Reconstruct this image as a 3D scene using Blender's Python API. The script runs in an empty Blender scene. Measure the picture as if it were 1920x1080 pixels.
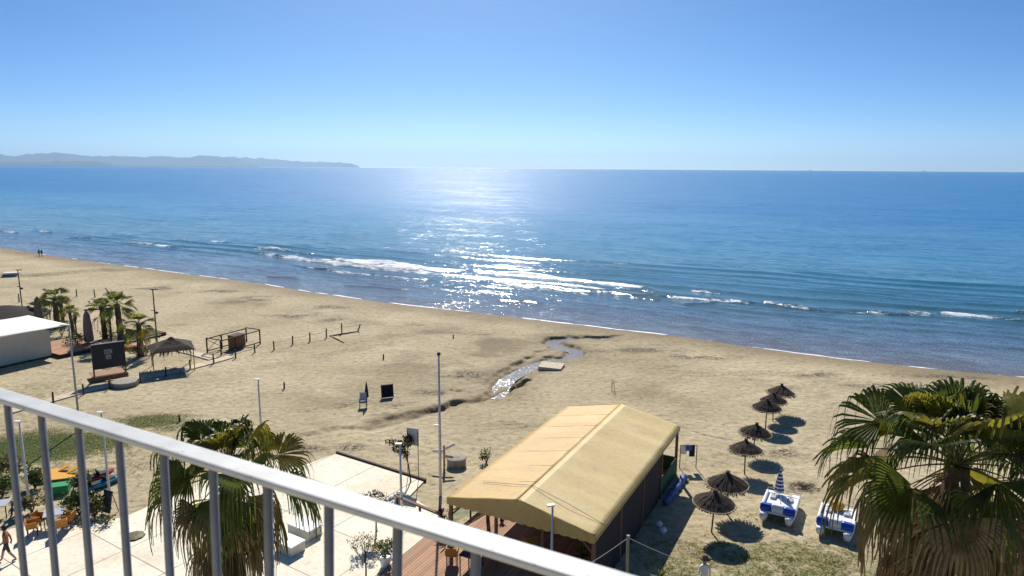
import bpy, bmesh, math, random
import numpy as np
from mathutils import Vector, Matrix, Quaternion

scene = bpy.context.scene
COL = scene.collection
rnd = random.Random(7)
R = math.radians

# ------------------------------------------------------------------ camera
CAMZ = 18.0
FPX = 1290.0                       # focal length in pixels of the 1920 wide photograph
PITCH = math.atan((540 - 314.5) / FPX)
ROLL = R(0.36)
_fw = np.array([0, math.cos(PITCH), -math.sin(PITCH)])
_u0 = np.array([0, math.sin(PITCH), math.cos(PITCH)])
_r0 = np.array([1.0, 0, 0])
_rt = _r0 * math.cos(ROLL) + _u0 * math.sin(ROLL)
_up = -_r0 * math.sin(ROLL) + _u0 * math.cos(ROLL)
cam_d = bpy.data.cameras.new('camera')
cam_d.sensor_width = 36.0
cam_d.lens = 36.0 * FPX / 1920.0
cam_d.clip_start = 0.05
cam_d.clip_end = 200000
cam_d.dof.use_dof = True
cam_d.dof.focus_distance = 45.0
cam_d.dof.aperture_fstop = 8.0
cam = bpy.data.objects.new('camera', cam_d)
COL.objects.link(cam)
cam.matrix_world = Matrix(((_rt[0], _up[0], -_fw[0], 0), (_rt[1], _up[1], -_fw[1], 0), (_rt[2], _up[2], -_fw[2], CAMZ), (0, 0, 0, 1)))
scene.camera = cam

# ------------------------------------------------------------------ sky, sun, exposure
SUN_EL, SUN_AZ = 41.0, -4.5
world = bpy.data.worlds.new('World')
scene.world = world
world.use_nodes = True
wn, wl = world.node_tree.nodes, world.node_tree.links
wn.clear()
sky = wn.new('ShaderNodeTexSky')
sky.sky_type = 'NISHITA'
sky.sun_disc = False
sky.sun_elevation = R(SUN_EL)
sky.sun_rotation = R(SUN_AZ)
sky.altitude = 500
sky.air_density = 0.5
sky.dust_density = 0.8
sky.ozone_density = 4.5
hs = wn.new('ShaderNodeHueSaturation')
hs.inputs['Saturation'].default_value = 1.32
hs.inputs['Hue'].default_value = 0.5
bg = wn.new('ShaderNodeBackground')
bg.inputs['Strength'].default_value = 0.09
wo = wn.new('ShaderNodeOutputWorld')
wl.new(sky.outputs[0], hs.inputs['Color'])
tint = wn.new('ShaderNodeMix'); tint.data_type = 'RGBA'; tint.blend_type = 'MULTIPLY'; tint.inputs[0].default_value = 1.0
tint.inputs[7].default_value = (0.94, 1.08, 1.05, 1)
wl.new(hs.outputs[0], tint.inputs[6])
wl.new(tint.outputs[2], bg.inputs['Color'])
wl.new(bg.outputs[0], wo.inputs['Surface'])

sd = Vector((math.sin(R(SUN_AZ)) * math.cos(R(SUN_EL)), math.cos(R(SUN_AZ)) * math.cos(R(SUN_EL)), math.sin(R(SUN_EL))))
sun_d = bpy.data.lights.new('sun', 'SUN')
sun_d.energy = 5.0
sun_d.angle = R(0.53)
sun_d.color = (1.0, 0.95, 0.87)
sun = bpy.data.objects.new('sun', sun_d)
COL.objects.link(sun)
sun.rotation_euler = sd.to_track_quat('Z', 'Y').to_euler()

vs = scene.view_settings
scene.display_settings.display_device = 'sRGB'
vs.view_transform = 'Standard'
vs.look = 'None'
vs.gamma = 1.0
vs.exposure = 0.25
vs.use_curve_mapping = False
scene.cycles.use_denoising = True
scene.cycles.denoiser = 'OPENIMAGEDENOISE'
scene.cycles.denoising_input_passes = 'RGB_ALBEDO_NORMAL'
scene.cycles.denoising_prefilter = 'ACCURATE'
scene.cycles.max_bounces = 6
scene.cycles.diffuse_bounces = 2
scene.cycles.glossy_bounces = 2
scene.cycles.transmission_bounces = 4
scene.cycles.transparent_max_bounces = 12
scene.cycles.volume_bounces = 0
scene.cycles.caustics_reflective = False
scene.cycles.caustics_refractive = False
scene.cycles.sample_clamp_indirect = 4.0

# ------------------------------------------------------------------ numeric helpers
def _ray(px, py):
    return _fw + _rt * (px - 960) / FPX + _up * (540 - py) / FPX

def G(px, py, z=0.0):
    d = _ray(px, py)
    return np.array([0, 0, CAMZ]) + d * (z - CAMZ) / d[2]

def top_h(b, px, py):
    """height of the pixel (px,py) above world point b's x,y (same depth)"""
    d = _ray(px, py)
    return CAMZ + d[2] * b[1] / d[1]

def smooth(a, b, x):
    t = np.clip((x - a) / (b - a), 0, 1)
    return t * t * (3 - 2 * t)

def _hash(ix, iy, seed):
    h = (ix * 374761393 + iy * 668265263 + seed * 1442695041) & 0xFFFFFFFF
    h = ((h ^ (h >> 13)) * 1274126177) & 0xFFFFFFFF
    return ((h ^ (h >> 16)) & 0xFFFF) / 65535.0

def vnoise(x, y, seed=0):
    x = np.asarray(x, float); y = np.asarray(y, float)
    ix = np.floor(x).astype(np.int64); iy = np.floor(y).astype(np.int64)
    fx = x - ix; fy = y - iy
    fx = fx * fx * (3 - 2 * fx); fy = fy * fy * (3 - 2 * fy)
    a = _hash(ix, iy, seed); b = _hash(ix + 1, iy, seed)
    c = _hash(ix, iy + 1, seed); d = _hash(ix + 1, iy + 1, seed)
    return (a + (b - a) * fx) * (1 - fy) + (c + (d - c) * fx) * fy

def fbm(x, y, seed=0, oct=4):
    s = 0; a = 0.5; t = 0
    for o in range(oct):
        s = s + a * vnoise(x * 2 ** o, y * 2 ** o, seed + o * 17); t += a; a *= 0.5
    return s / t

SEA = -0.6
_shore_px = [(0, 465), (89, 478.5), (190, 493), (296, 507), (380, 518), (460, 528), (591, 549), (722, 568), (880, 585), (1029, 603),
             (1160, 619), (1300, 634), (1408, 652), (1575, 673), (1742, 692), (1920, 708)]
_sh = np.array([G(x, y, SEA)[:2] for x, y in _shore_px])
_sl = (_sh[0, 1] - _sh[2, 1]) / (_sh[0, 0] - _sh[2, 0])
_sr = (_sh[-1, 1] - _sh[-4, 1]) / (_sh[-1, 0] - _sh[-4, 0])
SHX = np.concatenate([[_sh[0, 0] - 3000], _sh[:, 0], [_sh[-1, 0] + 3000]])
SHY = np.concatenate([[_sh[0, 1] - 3000 * _sl], _sh[:, 1], [_sh[-1, 1] + 3000 * _sr]])

def shore_y(x):
    return np.interp(x, SHX, SHY)

def seg_dist(x, y, pts):
    """distance from points to a polyline, and the parameter 0..1 along it"""
    pts = np.asarray(pts, float)
    best = np.full(np.shape(x), 1e9); par = np.zeros(np.shape(x)); side = np.zeros(np.shape(x))
    L = np.concatenate([[0], np.cumsum(np.hypot(*(pts[1:] - pts[:-1]).T))])
    for i in range(len(pts) - 1):
        a, b = pts[i], pts[i + 1]
        ab = b - a; l2 = ab @ ab
        t = np.clip(((x - a[0]) * ab[0] + (y - a[1]) * ab[1]) / l2, 0, 1)
        dx = x - a[0] - t * ab[0]; dy = y - a[1] - t * ab[1]
        d = np.hypot(dx, dy)
        m = d < best
        best = np.where(m, d, best)
        par = np.where(m, (L[i] + t * math.sqrt(l2)) / L[-1], par)
        side = np.where(m, ab[0] * dy - ab[1] * dx, side)
    return best, par, side

# stream bed, the eroded ditch that feeds it and the cut bank beside it
STREAM = np.array([G(x, y, -0.2)[:2] for x, y in [(1180, 629), (1121, 630.5), (1077, 630), (1046, 634), (1036, 641), (1049, 648), (1074, 654), (1081, 661), (1068, 669),
                   (1031, 675), (999, 684), (977, 695), (955, 707), (940, 721), (937, 741)]])
DITCH = np.array([G(x, y, -0.1)[:2] for x, y in [(985, 712), (962, 722), (938, 733), (899, 748), (859, 756), (821, 768), (774, 780), (740, 787), (700, 797)]])
BANK = np.array([G(x, y, 0)[:2] for x, y in [(1000, 661), (975, 672), (950, 684), (928, 699), (918, 707), (885, 706)]])
RUT = np.array([G(x, y, 0)[:2] for x, y in [(780, 782), (740, 797), (690, 806), (640, 806), (580, 815), (540, 828), (500, 842), (440, 850)]])
RIM = np.array([G(x, y, -0.1)[:2] for x, y in [(-60, 515), (30, 515), (90, 513), (150, 507), (195, 502), (260, 505)]])

def base_z(x, y):
    d = (shore_y(x) - y) * 0.86
    z = np.where(d > 0, SEA + 0.6 * smooth(-3, 15, d) - 0.6 * smooth(-3, 15, 0 * d), SEA + np.maximum(d, -60) * 0.07)
    z = np.where(d > 0, SEA + 0.62 * (1 - np.exp(-np.maximum(d, 0) / 5.0)), z)
    return z, d

def gz(x, y):
    x = np.asarray(x, float); y = np.asarray(y, float)
    z, d = base_z(x, y)
    amp = smooth(1.5, 10, d)
    z = z + amp * 0.16 * (fbm(x / 9, y / 9, 3, 3) - 0.5) * smooth(36, 46, y + 0.0 * x)
    near = (x > -45) & (x < 25) & (y > 38) & (y < 85)
    if np.any(near):
        zz = np.zeros_like(z)
        wx = x + 0.6 * (vnoise(x * 1.3, y * 1.3, 5) - .5) + .14 * (vnoise(x * 3, y * 3, 15) - .5); wy = y + 0.9 * (vnoise(x * 1.3, y * 1.3, 6) - .5) + .22 * (vnoise(x * 3, y * 3, 16) - .5)
        ds, ps, _ = seg_dist(wx, wy, STREAM)
        wdt = 0.38 + 0.45 * vnoise(ps * 14, ps * 3, 8)
        zz = zz - 0.36 * (1 - smooth(wdt, wdt + 0.55, ds)) * smooth(0.0, 0.08, ps) - 0.10 * (1 - smooth(1, 6, ds)) * smooth(0, .1, ps)
        dd, pd, sdz = seg_dist(wx, wy, DITCH)
        zz = np.minimum(zz, zz * 0.4 - 0.60 * (1 - smooth(0.12, 0.70, dd)) * (1 - 0.7 * smooth(.35, 1, pd)) * (0.25 + 1.2 * vnoise(x * .9, y * .9, 12)))
        db, pb, sb = seg_dist(wx, wy, BANK)
        side = np.where(sb > 0, 1.0, -1.0) * db
        zz = zz - 0.32 * smooth(-0.12, 0.22, side) * (1 - smooth(0.5, 5.0, np.abs(side))) * np.sin(np.pi * np.clip(pb, 0.02, .98)) ** 0.4 * smooth(.3, 1.2, ds) * (.5 + .8 * vnoise(x * 1.2, y * 1.2, 44))
        dr, pr, _ = seg_dist(wx, wy, RUT)
        zz = zz - 0.14 * (1 - smooth(0.1, 0.7, dr)) * (1 - smooth(.75, 1, pr))
        z = z + np.where(near, zz, 0) * smooth(.3, 2.5, d)
    dq, pq, sq = seg_dist(x, y, RIM)
    sideq = np.where(sq > 0, 1.0, -1.0) * dq
    z = z - 0.45 * smooth(-0.3, 0.6, -sideq) * (1 - smooth(1, 14, dq)) * smooth(0.0, .2, pq) * (1 - smooth(.8, 1, pq)) * (x < -30)
    return z

def P(px, py):
    """ground point seen at a pixel"""
    z = 0.0
    for _ in range(8):
        g = G(px, py, z)
        z = float(gz(g[0:1], g[1:2])[0])
    return Vector((g[0], g[1], z))

# ------------------------------------------------------------------ materials
MATS = {}
def new_mat(name):
    m = bpy.data.materials.new(name)
    m.use_nodes = True
    nt = m.node_tree
    b = nt.nodes.get('Principled BSDF')
    MATS[name] = m
    return m, nt, b

def lin(c):
    return (c[0], c[1], c[2], 1.0)

def ramp(nt, stops, interp='LINEAR'):
    r = nt.nodes.new('ShaderNodeValToRGB')
    r.color_ramp.interpolation = interp
    el = r.color_ramp.elements
    el[0].position, el[0].color = stops[0][0], lin(stops[0][1])
    el[1].position, el[1].color = stops[-1][0], lin(stops[-1][1])
    for p, c in stops[1:-1]:
        e = el.new(p); e.color = lin(c)
    return r

def noise(nt, scale, detail=4, rough=0.55, vec=None, dist=0.0):
    n = nt.nodes.new('ShaderNodeTexNoise')
    n.inputs['Scale'].default_value = scale
    n.inputs['Detail'].default_value = detail
    n.inputs['Roughness'].default_value = rough
    n.inputs['Distortion'].default_value = dist
    if vec is not None:
        nt.links.new(vec, n.inputs['Vector'])
    return n

def mathn(nt, op, a, b=None, clamp=False):
    n = nt.nodes.new('ShaderNodeMath'); n.operation = op; n.use_clamp = clamp
    for i, v in enumerate((a, b)):
        if v is None: continue
        if isinstance(v, (int, float)): n.inputs[i].default_value = v
        else: nt.links.new(v, n.inputs[i])
    return n.outputs[0]

def mixc(nt, fac, a, b, mode='MIX'):
    n = nt.nodes.new('ShaderNodeMix'); n.data_type = 'RGBA'; n.blend_type = mode
    for s, v in ((n.inputs[0], fac), (n.inputs[6], a), (n.inputs[7], b)):
        if isinstance(v, (int, float)): s.default_value = v
        elif isinstance(v, tuple): s.default_value = lin(v)
        else: nt.links.new(v, s)
    return n.outputs[2]

def attr(nt, name):
    n = nt.nodes.new('ShaderNodeAttribute'); n.attribute_name = name
    return n.outputs['Fac']

def shorevec(nt, scale):
    g = nt.nodes.new('ShaderNodeNewGeometry')
    m1 = nt.nodes.new('ShaderNodeMapping'); m1.inputs['Rotation'].default_value = (0, 0, R(24))
    m2 = nt.nodes.new('ShaderNodeMapping'); m2.inputs['Scale'].default_value = scale
    nt.links.new(g.outputs['Position'], m1.inputs['Vector']); nt.links.new(m1.outputs[0], m2.inputs['Vector'])
    return m2.outputs[0]

def objvec(nt, scale=(1, 1, 1), rot=(0, 0, 0), world=False):
    t = nt.nodes.new('ShaderNodeNewGeometry' if world else 'ShaderNodeTexCoord')
    mp = nt.nodes.new('ShaderNodeMapping')
    mp.inputs['Scale'].default_value = scale
    mp.inputs['Rotation'].default_value = rot
    nt.links.new(t.outputs['Position' if world else 'Object'], mp.inputs['Vector'])
    return mp.outputs[0]

def simple(name, c, rough=0.7, metal=0.0, var=0.25, scale=6.0, bump=0.0, bscale=30.0, stretch=(1, 1, 1), spec=0.3, per_obj=0.0):
    m, nt, b = new_mat(name)
    v = objvec(nt, stretch)
    n = noise(nt, scale, 5, 0.6, v)
    r = ramp(nt, [(0.25, tuple(x * (1 - var) for x in c)), (0.55, c), (0.8, tuple(min(1, x * (1 + var * .8)) for x in c))])
    nt.links.new(n.outputs[0], r.inputs[0])
    colr = r.outputs[0]
    if per_obj:
        oi = nt.nodes.new('ShaderNodeObjectInfo')
        k = nt.nodes.new('ShaderNodeHueSaturation')
        nt.links.new(mathn(nt, 'ADD', mathn(nt, 'MULTIPLY', oi.outputs['Random'], 2 * per_obj), 1 - per_obj), k.inputs['Value'])
        nt.links.new(colr, k.inputs['Color'])
        colr = k.outputs[0]
    nt.links.new(colr, b.inputs['Base Color'])
    b.inputs['Roughness'].default_value = rough
    b.inputs['Metallic'].default_value = metal
    b.inputs['Specular IOR Level'].default_value = spec
    if bump:
        n2 = noise(nt, bscale, 4, 0.6, v)
        bp = nt.nodes.new('ShaderNodeBump')
        bp.inputs['Strength'].default_value = bump
        bp.inputs['Distance'].default_value = 0.02
        nt.links.new(n2.outputs[0], bp.inputs['Height'])
        nt.links.new(bp.outputs[0], b.inputs['Normal'])
    return m

def leafy(name, c, c2, transl=0.35, rough=0.45, scale=3.0):
    m, nt, b = new_mat(name)
    v = objvec(nt)
    n = noise(nt, scale, 4, 0.6, v)
    r = ramp(nt, [(0.3, c), (0.7, c2)])
    nt.links.new(n.outputs[0], r.inputs[0])
    oi = nt.nodes.new('ShaderNodeObjectInfo')
    k = nt.nodes.new('ShaderNodeHueSaturation')
    nt.links.new(mathn(nt, 'ADD', mathn(nt, 'MULTIPLY', oi.outputs['Random'], 0.7), 0.65), k.inputs['Value'])
    nt.links.new(r.outputs[0], k.inputs['Color'])
    nt.links.new(k.outputs[0], b.inputs['Base Color'])
    b.inputs['Roughness'].default_value = rough
    b.inputs['Specular IOR Level'].default_value = 0.4
    t = nt.nodes.new('ShaderNodeBsdfTranslucent')
    kk = nt.nodes.new('ShaderNodeHueSaturation')
    kk.inputs['Value'].default_value = 1.5; kk.inputs['Saturation'].default_value = 1.1
    nt.links.new(k.outputs[0], kk.inputs['Color'])
    nt.links.new(kk.outputs[0], t.inputs['Color'])
    mx = nt.nodes.new('ShaderNodeMixShader'); mx.inputs[0].default_value = transl
    out = nt.nodes.get('Material Output')
    nt.links.new(b.outputs[0], mx.inputs[1]); nt.links.new(t.outputs[0], mx.inputs[2]); nt.links.new(mx.outputs[0], out.inputs['Surface'])
    return m

# sand
def sand_material():
    m, nt, b = new_mat('sand')
    w = objvec(nt, world=True)
    n1 = noise(nt, 0.12, 4, 0.6, w)
    n2 = noise(nt, 2.2, 5, 0.7, w)
    n3 = noise(nt, 0.5, 4, 0.65, objvec(nt, (0.35, 1.0, 1), (0, 0, R(24)), world=True))
    r1 = ramp(nt, [(0.3, (0.39, 0.322, 0.20)), (0.5, (0.485, 0.405, 0.255)), (0.72, (0.575, 0.485, 0.32))])
    nt.links.new(n1.outputs[0], r1.inputs[0])
    r2 = ramp(nt, [(0.30, (0.36, 0.34, 0.32)), (0.41, (0.80, 0.79, 0.78)), (0.58, (1, 1, 1)), (0.8, (1.12, 1.12, 1.12))])
    nt.links.new(n2.outputs[0], r2.inputs[0])
    c = mixc(nt, 1.0, r1.outputs[0], r2.outputs[0], 'MULTIPLY')
    r3 = ramp(nt, [(0.3, (0.62, 0.60, 0.58)), (0.42, (1, 1, 1))])
    nt.links.new(n3.outputs[0], r3.inputs[0])
    c = mixc(nt, 0.55, c, mixc(nt, 1.0, c, r3.outputs[0], 'MULTIPLY'))
    # damp, brown sand by the water and along the stream
    c = mixc(nt, mathn(nt, 'MULTIPLY', attr(nt, 'wet'), 0.9), c, mixc(nt, 1.0, c, (0.46, 0.415, 0.35), 'MULTIPLY'))
    # dark weed and rubbish, plus rut shading painted along the tracks
    nd = noise(nt, 3.5, 4, 0.75, w)
    dm = mathn(nt, 'MULTIPLY', attr(nt, 'debris_rut_shade'), mathn(nt, 'MULTIPLY', mathn(nt, 'SUBTRACT', nd.outputs[0], 0.38), 5.0, True), True)
    c = mixc(nt, dm, c, (0.07, 0.055, 0.04))
    # turf
    ng = noise(nt, 1.7, 4, 0.75, w)
    gm = mathn(nt, 'MULTIPLY', mathn(nt, 'SUBTRACT', mathn(nt, 'ADD', attr(nt, 'grass'), mathn(nt, 'MULTIPLY', ng.outputs[0], 1.6)), 1.18), 2.6, True)
    ng2 = noise(nt, 9, 2, 0.7, w)
    rg = ramp(nt, [(0.36, (0.045, 0.065, 0.015)), (0.5, (0.13, 0.13, 0.035)), (0.62, (0.30, 0.24, 0.10))])
    nt.links.new(ng2.outputs[0], rg.inputs[0])
    lush = mathn(nt, 'MULTIPLY', mathn(nt, 'SUBTRACT', attr(nt, 'grass'), 0.62), 2.2, True)
    c = mixc(nt, gm, c, mixc(nt, lush, rg.outputs[0], mixc(nt, ng2.outputs[0], (0.05, 0.075, 0.018), (0.12, 0.135, 0.04))))
    nt.links.new(c, b.inputs['Base Color'])
    rr = mathn(nt, 'SUBTRACT', 0.95, mathn(nt, 'MULTIPLY', attr(nt, 'wet'), 0.12))
    nt.links.new(rr, b.inputs['Roughness'])
    b.inputs['Specular IOR Level'].default_value = 0.2
    vo = nt.nodes.new('ShaderNodeTexVoronoi'); vo.inputs['Scale'].default_value = 2.1; vo.feature = 'SMOOTH_F1'
    nt.links.new(w, vo.inputs['Vector'])
    nb = noise(nt, 1.4, 4, 0.62, w)
    h = mathn(nt, 'ADD', mathn(nt, 'MULTIPLY', nb.outputs[0], 0.34), mathn(nt, 'MULTIPLY', vo.outputs['Distance'], 0.10))
    h = mathn(nt, 'MULTIPLY', h, mathn(nt, 'SUBTRACT', 1.0, mathn(nt, 'MULTIPLY', attr(nt, 'wet'), 0.45)))
    bp = nt.nodes.new('ShaderNodeBump'); bp.inputs['Strength'].default_value = 0.45; bp.inputs['Distance'].default_value = 1.0
    nt.links.new(h, bp.inputs['Height'])
    nt.links.new(bp.outputs[0], b.inputs['Normal'])
    return m

def water_material(name, stream=False):
    m, nt, b = new_mat(name)
    w = objvec(nt, world=True)
    def slopes(scale, stretch, rot, amp, detail=2):
        v = shorevec(nt, stretch)
        n = noise(nt, scale, detail, 0.6, v)
        s = nt.nodes.new('ShaderNodeVectorMath'); s.operation = 'SUBTRACT'
        nt.links.new(n.outputs['Color'], s.inputs[0]); s.inputs[1].default_value = (0.5, 0.5, 0.5)
        mu = nt.nodes.new('ShaderNodeVectorMath'); mu.operation = 'MULTIPLY'
        nt.links.new(s.outputs[0], mu.inputs[0]); mu.inputs[1].default_value = (amp * .5, amp, 0)
        if stream or scale < 1: return mu.outputs[0]
        sc_ = nt.nodes.new('ShaderNodeVectorMath'); sc_.operation = 'SCALE'      # steeper chop in the open water
        nt.links.new(mu.outputs[0], sc_.inputs[0])
        nt.links.new(mathn(nt, 'ADD', 0.90, mathn(nt, 'MULTIPLY', mathn(nt, 'MULTIPLY', attr(nt, 'offshore'), 1.6, True), 0.42)), sc_.inputs['Scale'])
        return sc_.outputs[0]
    geo = nt.nodes.new('ShaderNodeNewGeometry')
    acc = geo.outputs['Normal']
    sets = [(5.0, (1, 1, 1), 0, 0.7)] if stream else [(7.5, (0.7, 1.0, 1), R(14), 1.02), (1.5, (0.35, 1.0, 1), R(22), 0.44), (0.30, (0.22, 1.0, 1), R(8), 0.27), (0.06, (0.3, 1.0, 1), R(16), 0.17), (0.012, (0.35, 1.0, 1), R(10), 0.10)]
    for sc, st, ro, am in sets:
        a = nt.nodes.new('ShaderNodeVectorMath'); a.operation = 'ADD'
        nt.links.new(acc, a.inputs[0]); nt.links.new(slopes(sc, st, ro, am), a.inputs[1]); acc = a.outputs[0]
    nz = nt.nodes.new('ShaderNodeVectorMath'); nz.operation = 'NORMALIZE'
    nt.links.new(acc, nz.inputs[0])
    if stream:
        b.inputs['Base Color'].default_value = (0.22, 0.20, 0.18, 1)
        b.inputs['Roughness'].default_value = 0.22
    else:
        sh = attr(nt, 'offshore')
        r = ramp(nt, [(0.0, (0.17, 0.15, 0.135)), (0.11, (0.085, 0.115, 0.15)), (0.22, (0.045, 0.135, 0.19)), (0.5, (0.018, 0.165, 0.29)), (1.0, (0.006, 0.14, 0.34))])
        npatch = noise(nt, 0.02, 3, 0.6, shorevec(nt, (0.3, 1, 1)))
        nt.links.new(mathn(nt, 'ADD', sh, mathn(nt, 'MULTIPLY', mathn(nt, 'SUBTRACT', npatch.outputs[0], 0.5), mathn(nt, 'MULTIPLY', sh, 0.5))), r.inputs[0])
        fo = attr(nt, 'foam')
        nf = noise(nt, 1.6, 4, 0.8, shorevec(nt, (0.35, 1.5, 1)))
        fm = mathn(nt, 'MULTIPLY', mathn(nt, 'SUBTRACT', mathn(nt, 'ADD', mathn(nt, 'MULTIPLY', fo, 0.86), mathn(nt, 'MULTIPLY', nf.outputs[0], 1.45)), 1.22), 4.5, True)
        nt.links.new(mixc(nt, fm, r.outputs[0], (0.82, 0.84, 0.86)), b.inputs['Base Color'])
        nt.links.new(mathn(nt, 'ADD', mathn(nt, 'ADD', 0.08, mathn(nt, 'MULTIPLY', sh, 0.16)), mathn(nt, 'MULTIPLY', fm, 0.5)), b.inputs['Roughness'])
    b.inputs['IOR'].default_value = 1.33
    b.inputs['Specular IOR Level'].default_value = 0.5
    nt.links.new(nz.outputs[0], b.inputs['Normal'])
    return m

def paving_material():
    m, nt, b = new_mat('paving')
    w = objvec(nt, world=True)
    n1 = noise(nt, 0.35, 6, 0.65, w); n2 = noise(nt, 5, 6, 0.7, w)
    r1 = ramp(nt, [(0.3, (0.72, 0.60, 0.44)), (0.5, (0.82, 0.74, 0.58)), (0.7, (0.86, 0.81, 0.67))])
    nt.links.new(n1.outputs[0], r1.inputs[0])
    r2 = ramp(nt, [(0.28, (0.66, 0.62, 0.56)), (0.42, (0.92, 0.91, 0.89)), (0.55, (1, 1, 1))])
    nt.links.new(n2.outputs[0], r2.inputs[0])
    c = mixc(nt, 1.0, r1.outputs[0], r2.outputs[0], 'MULTIPLY')
    oi = nt.nodes.new('ShaderNodeObjectInfo')
    k = nt.nodes.new('ShaderNodeHueSaturation')
    nt.links.new(mathn(nt, 'ADD', mathn(nt, 'MULTIPLY', oi.outputs['Random'], 0.12), 0.94), k.inputs['Value'])
    nt.links.new(c, k.inputs['Color'])
    nt.links.new(k.outputs[0], b.inputs['Base Color'])
    b.inputs['Roughness'].default_value = 0.85
    return m

def canvas_material(name='canvas', k=(1, 1, 1)):
    m, nt, b = new_mat(name)
    v = objvec(nt)
    n = noise(nt, 0.5, 5, 0.6, objvec(nt, (0.35, 1.6, 1)))
    n2 = noise(nt, 4, 5, 0.7, v)
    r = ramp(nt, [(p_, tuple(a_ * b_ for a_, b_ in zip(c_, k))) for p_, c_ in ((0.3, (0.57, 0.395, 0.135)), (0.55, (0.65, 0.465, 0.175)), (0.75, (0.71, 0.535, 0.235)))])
    nt.links.new(n.outputs[0], r.inputs[0])
    r2 = ramp(nt, [(0.3, (0.78, 0.76, 0.72)), (0.45, (0.95, 0.95, 0.94)), (0.6, (1, 1, 1))])
    nt.links.new(n2.outputs[0], r2.inputs[0])
    c = mixc(nt, 1.0, r.outputs[0], r2.outputs[0], 'MULTIPLY')
    nt.links.new(c, b.inputs['Base Color'])
    b.inputs['Roughness'].default_value = 0.6
    bp = nt.nodes.new('ShaderNodeBump'); bp.inputs['Strength'].default_value = 0.25; bp.inputs['Distance'].default_value = 0.1
    nt.links.new(n.outputs[0], bp.inputs['Height']); nt.links.new(bp.outputs[0], b.inputs['Normal'])
    t = nt.nodes.new('ShaderNodeBsdfTranslucent'); nt.links.new(c, t.inputs['Color'])
    mx = nt.nodes.new('ShaderNodeMixShader'); mx.inputs[0].default_value = 0.08
    out = nt.nodes.get('Material Output')
    nt.links.new(b.outputs[0], mx.inputs[1]); nt.links.new(t.outputs[0], mx.inputs[2]); nt.links.new(mx.outputs[0], out.inputs['Surface'])
    return m

def glass_material():
    m, nt, b = new_mat('glass')
    b.inputs['Base Color'].default_value = (0.75, 0.9, 0.85, 1)
    b.inputs['Roughness'].default_value = 0.05
    b.inputs['Transmission Weight'].default_value = 0.9
    b.inputs['IOR'].default_value = 1.1
    return m

def band_material(name, bands, rough=0.8):
    """colours by height along local z (cloth and skin of a figure)"""
    m, nt, b = new_mat(name)
    t = nt.nodes.new('ShaderNodeTexCoord'); s = nt.nodes.new('ShaderNodeSeparateXYZ')
    nt.links.new(t.outputs['Object'], s.inputs[0])
    r = ramp(nt, [(z / 2.0, c) for z, c in bands], 'CONSTANT')
    nt.links.new(mathn(nt, 'MULTIPLY', s.outputs['Z'], 0.5), r.inputs[0])
    nt.links.new(r.outputs[0], b.inputs['Base Color'])
    b.inputs['Roughness'].default_value = rough
    return m

M_SAND = sand_material(); M_SEA = water_material('sea_water'); M_STREAM = water_material('stream_water', True)
M_PAVE = paving_material(); M_CANVAS = canvas_material(); M_CANVL = canvas_material('canvas_warm', (.93, .84, .66)); M_CANVR = canvas_material('canvas_cream', (1.0, 1.06, 1.22)); M_GLASS = glass_material()  # left slope canvas tinted warmer, right slope canvas a paler cream
M_RAIL = simple('galvanised_steel', (0.50, 0.51, 0.51), 0.55, 0.1, 0.22, 9, 0.0, 120, spec=0.35)
M_BAR = simple('painted_bar', (0.20, 0.21, 0.24), 0.5, 0.3, 0.15, 30, spec=0.4)
M_WHITE = simple('white_paint', (0.78, 0.77, 0.74), 0.5, 0, 0.08, 3)
M_POLE = simple('pole_paint', (0.62, 0.61, 0.60), 0.45, 0.1, 0.15, 3)
M_ROOFW = simple('white_tarp', (0.82, 0.80, 0.74), 0.55, 0, 0.12, 1.2, 0.4, 3)
M_WALLC = simple('cream_wall', (0.62, 0.57, 0.47), 0.85, 0, 0.08, 2)
M_DWOOD = simple('dark_wood', (0.07, 0.045, 0.032), 0.8, 0, 0.4, 8, 0.4, 30, (1, 1, 0.2), per_obj=.15)
M_WOOD = simple('brown_wood', (0.22, 0.115, 0.065), 0.75, 0, 0.35, 7, 0.3, 25, (1, 1, 1), per_obj=0.22)
M_DECK = simple('deck_wood', (0.42, 0.225, 0.125), 0.7, 0, 0.3, 5, 0.3, 25, (6, 0.6, 1), per_obj=0.2)
M_POST = simple('pale_timber', (0.50, 0.38, 0.22), 0.75, 0, 0.35, 6, 0.3, 25, (1, 1, .2))
M_BOARDS = simple('pale_boards', (0.60, 0.50, 0.36), 0.85, 0, 0.25, 5, per_obj=.12)
M_THATCH = simple('thatch', (0.070, 0.052, 0.040), 0.95, 0, 0.55, 14, 0.8, 60, per_obj=.2)
M_ROPE = simple('straw_rope', (0.55, 0.44, 0.28), 0.9, 0, 0.3, 20)
M_CONC = simple('concrete', (0.36, 0.32, 0.26), 0.9, 0, 0.3, 4, 0.4, 20)
M_CONCW = simple('pale_concrete', (0.66, 0.62, 0.53), 0.85, 0, 0.15, 4, 0.2, 20)
M_DARK = simple('dark_cloth', (0.025, 0.024, 0.03), 0.85, 0, 0.3, 5)
M_WALLD = simple('dark_screen', (0.05, 0.042, 0.045), 0.85, 0, 0.4, 2, stretch=(3, 3, .4))
M_BOARD = simple('board_anthracite', (0.028, 0.031, 0.032), 0.6, 0, 0.15, 3)
M_LETTER = simple('letter_grey', (0.55, 0.55, 0.54), 0.6, 0, 0.1, 3)
M_BLUE = simple('blue_plastic', (0.015, 0.07, 0.42), 0.35, 0, 0.15, 4, spec=.5)
M_WPLAST = simple('white_plastic', (0.80, 0.80, 0.80), 0.35, 0, 0.08, 5, spec=.5)
M_GREYPL = simple('grey_plastic', (0.42, 0.44, 0.47), 0.5, 0, 0.15, 5)
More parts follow.
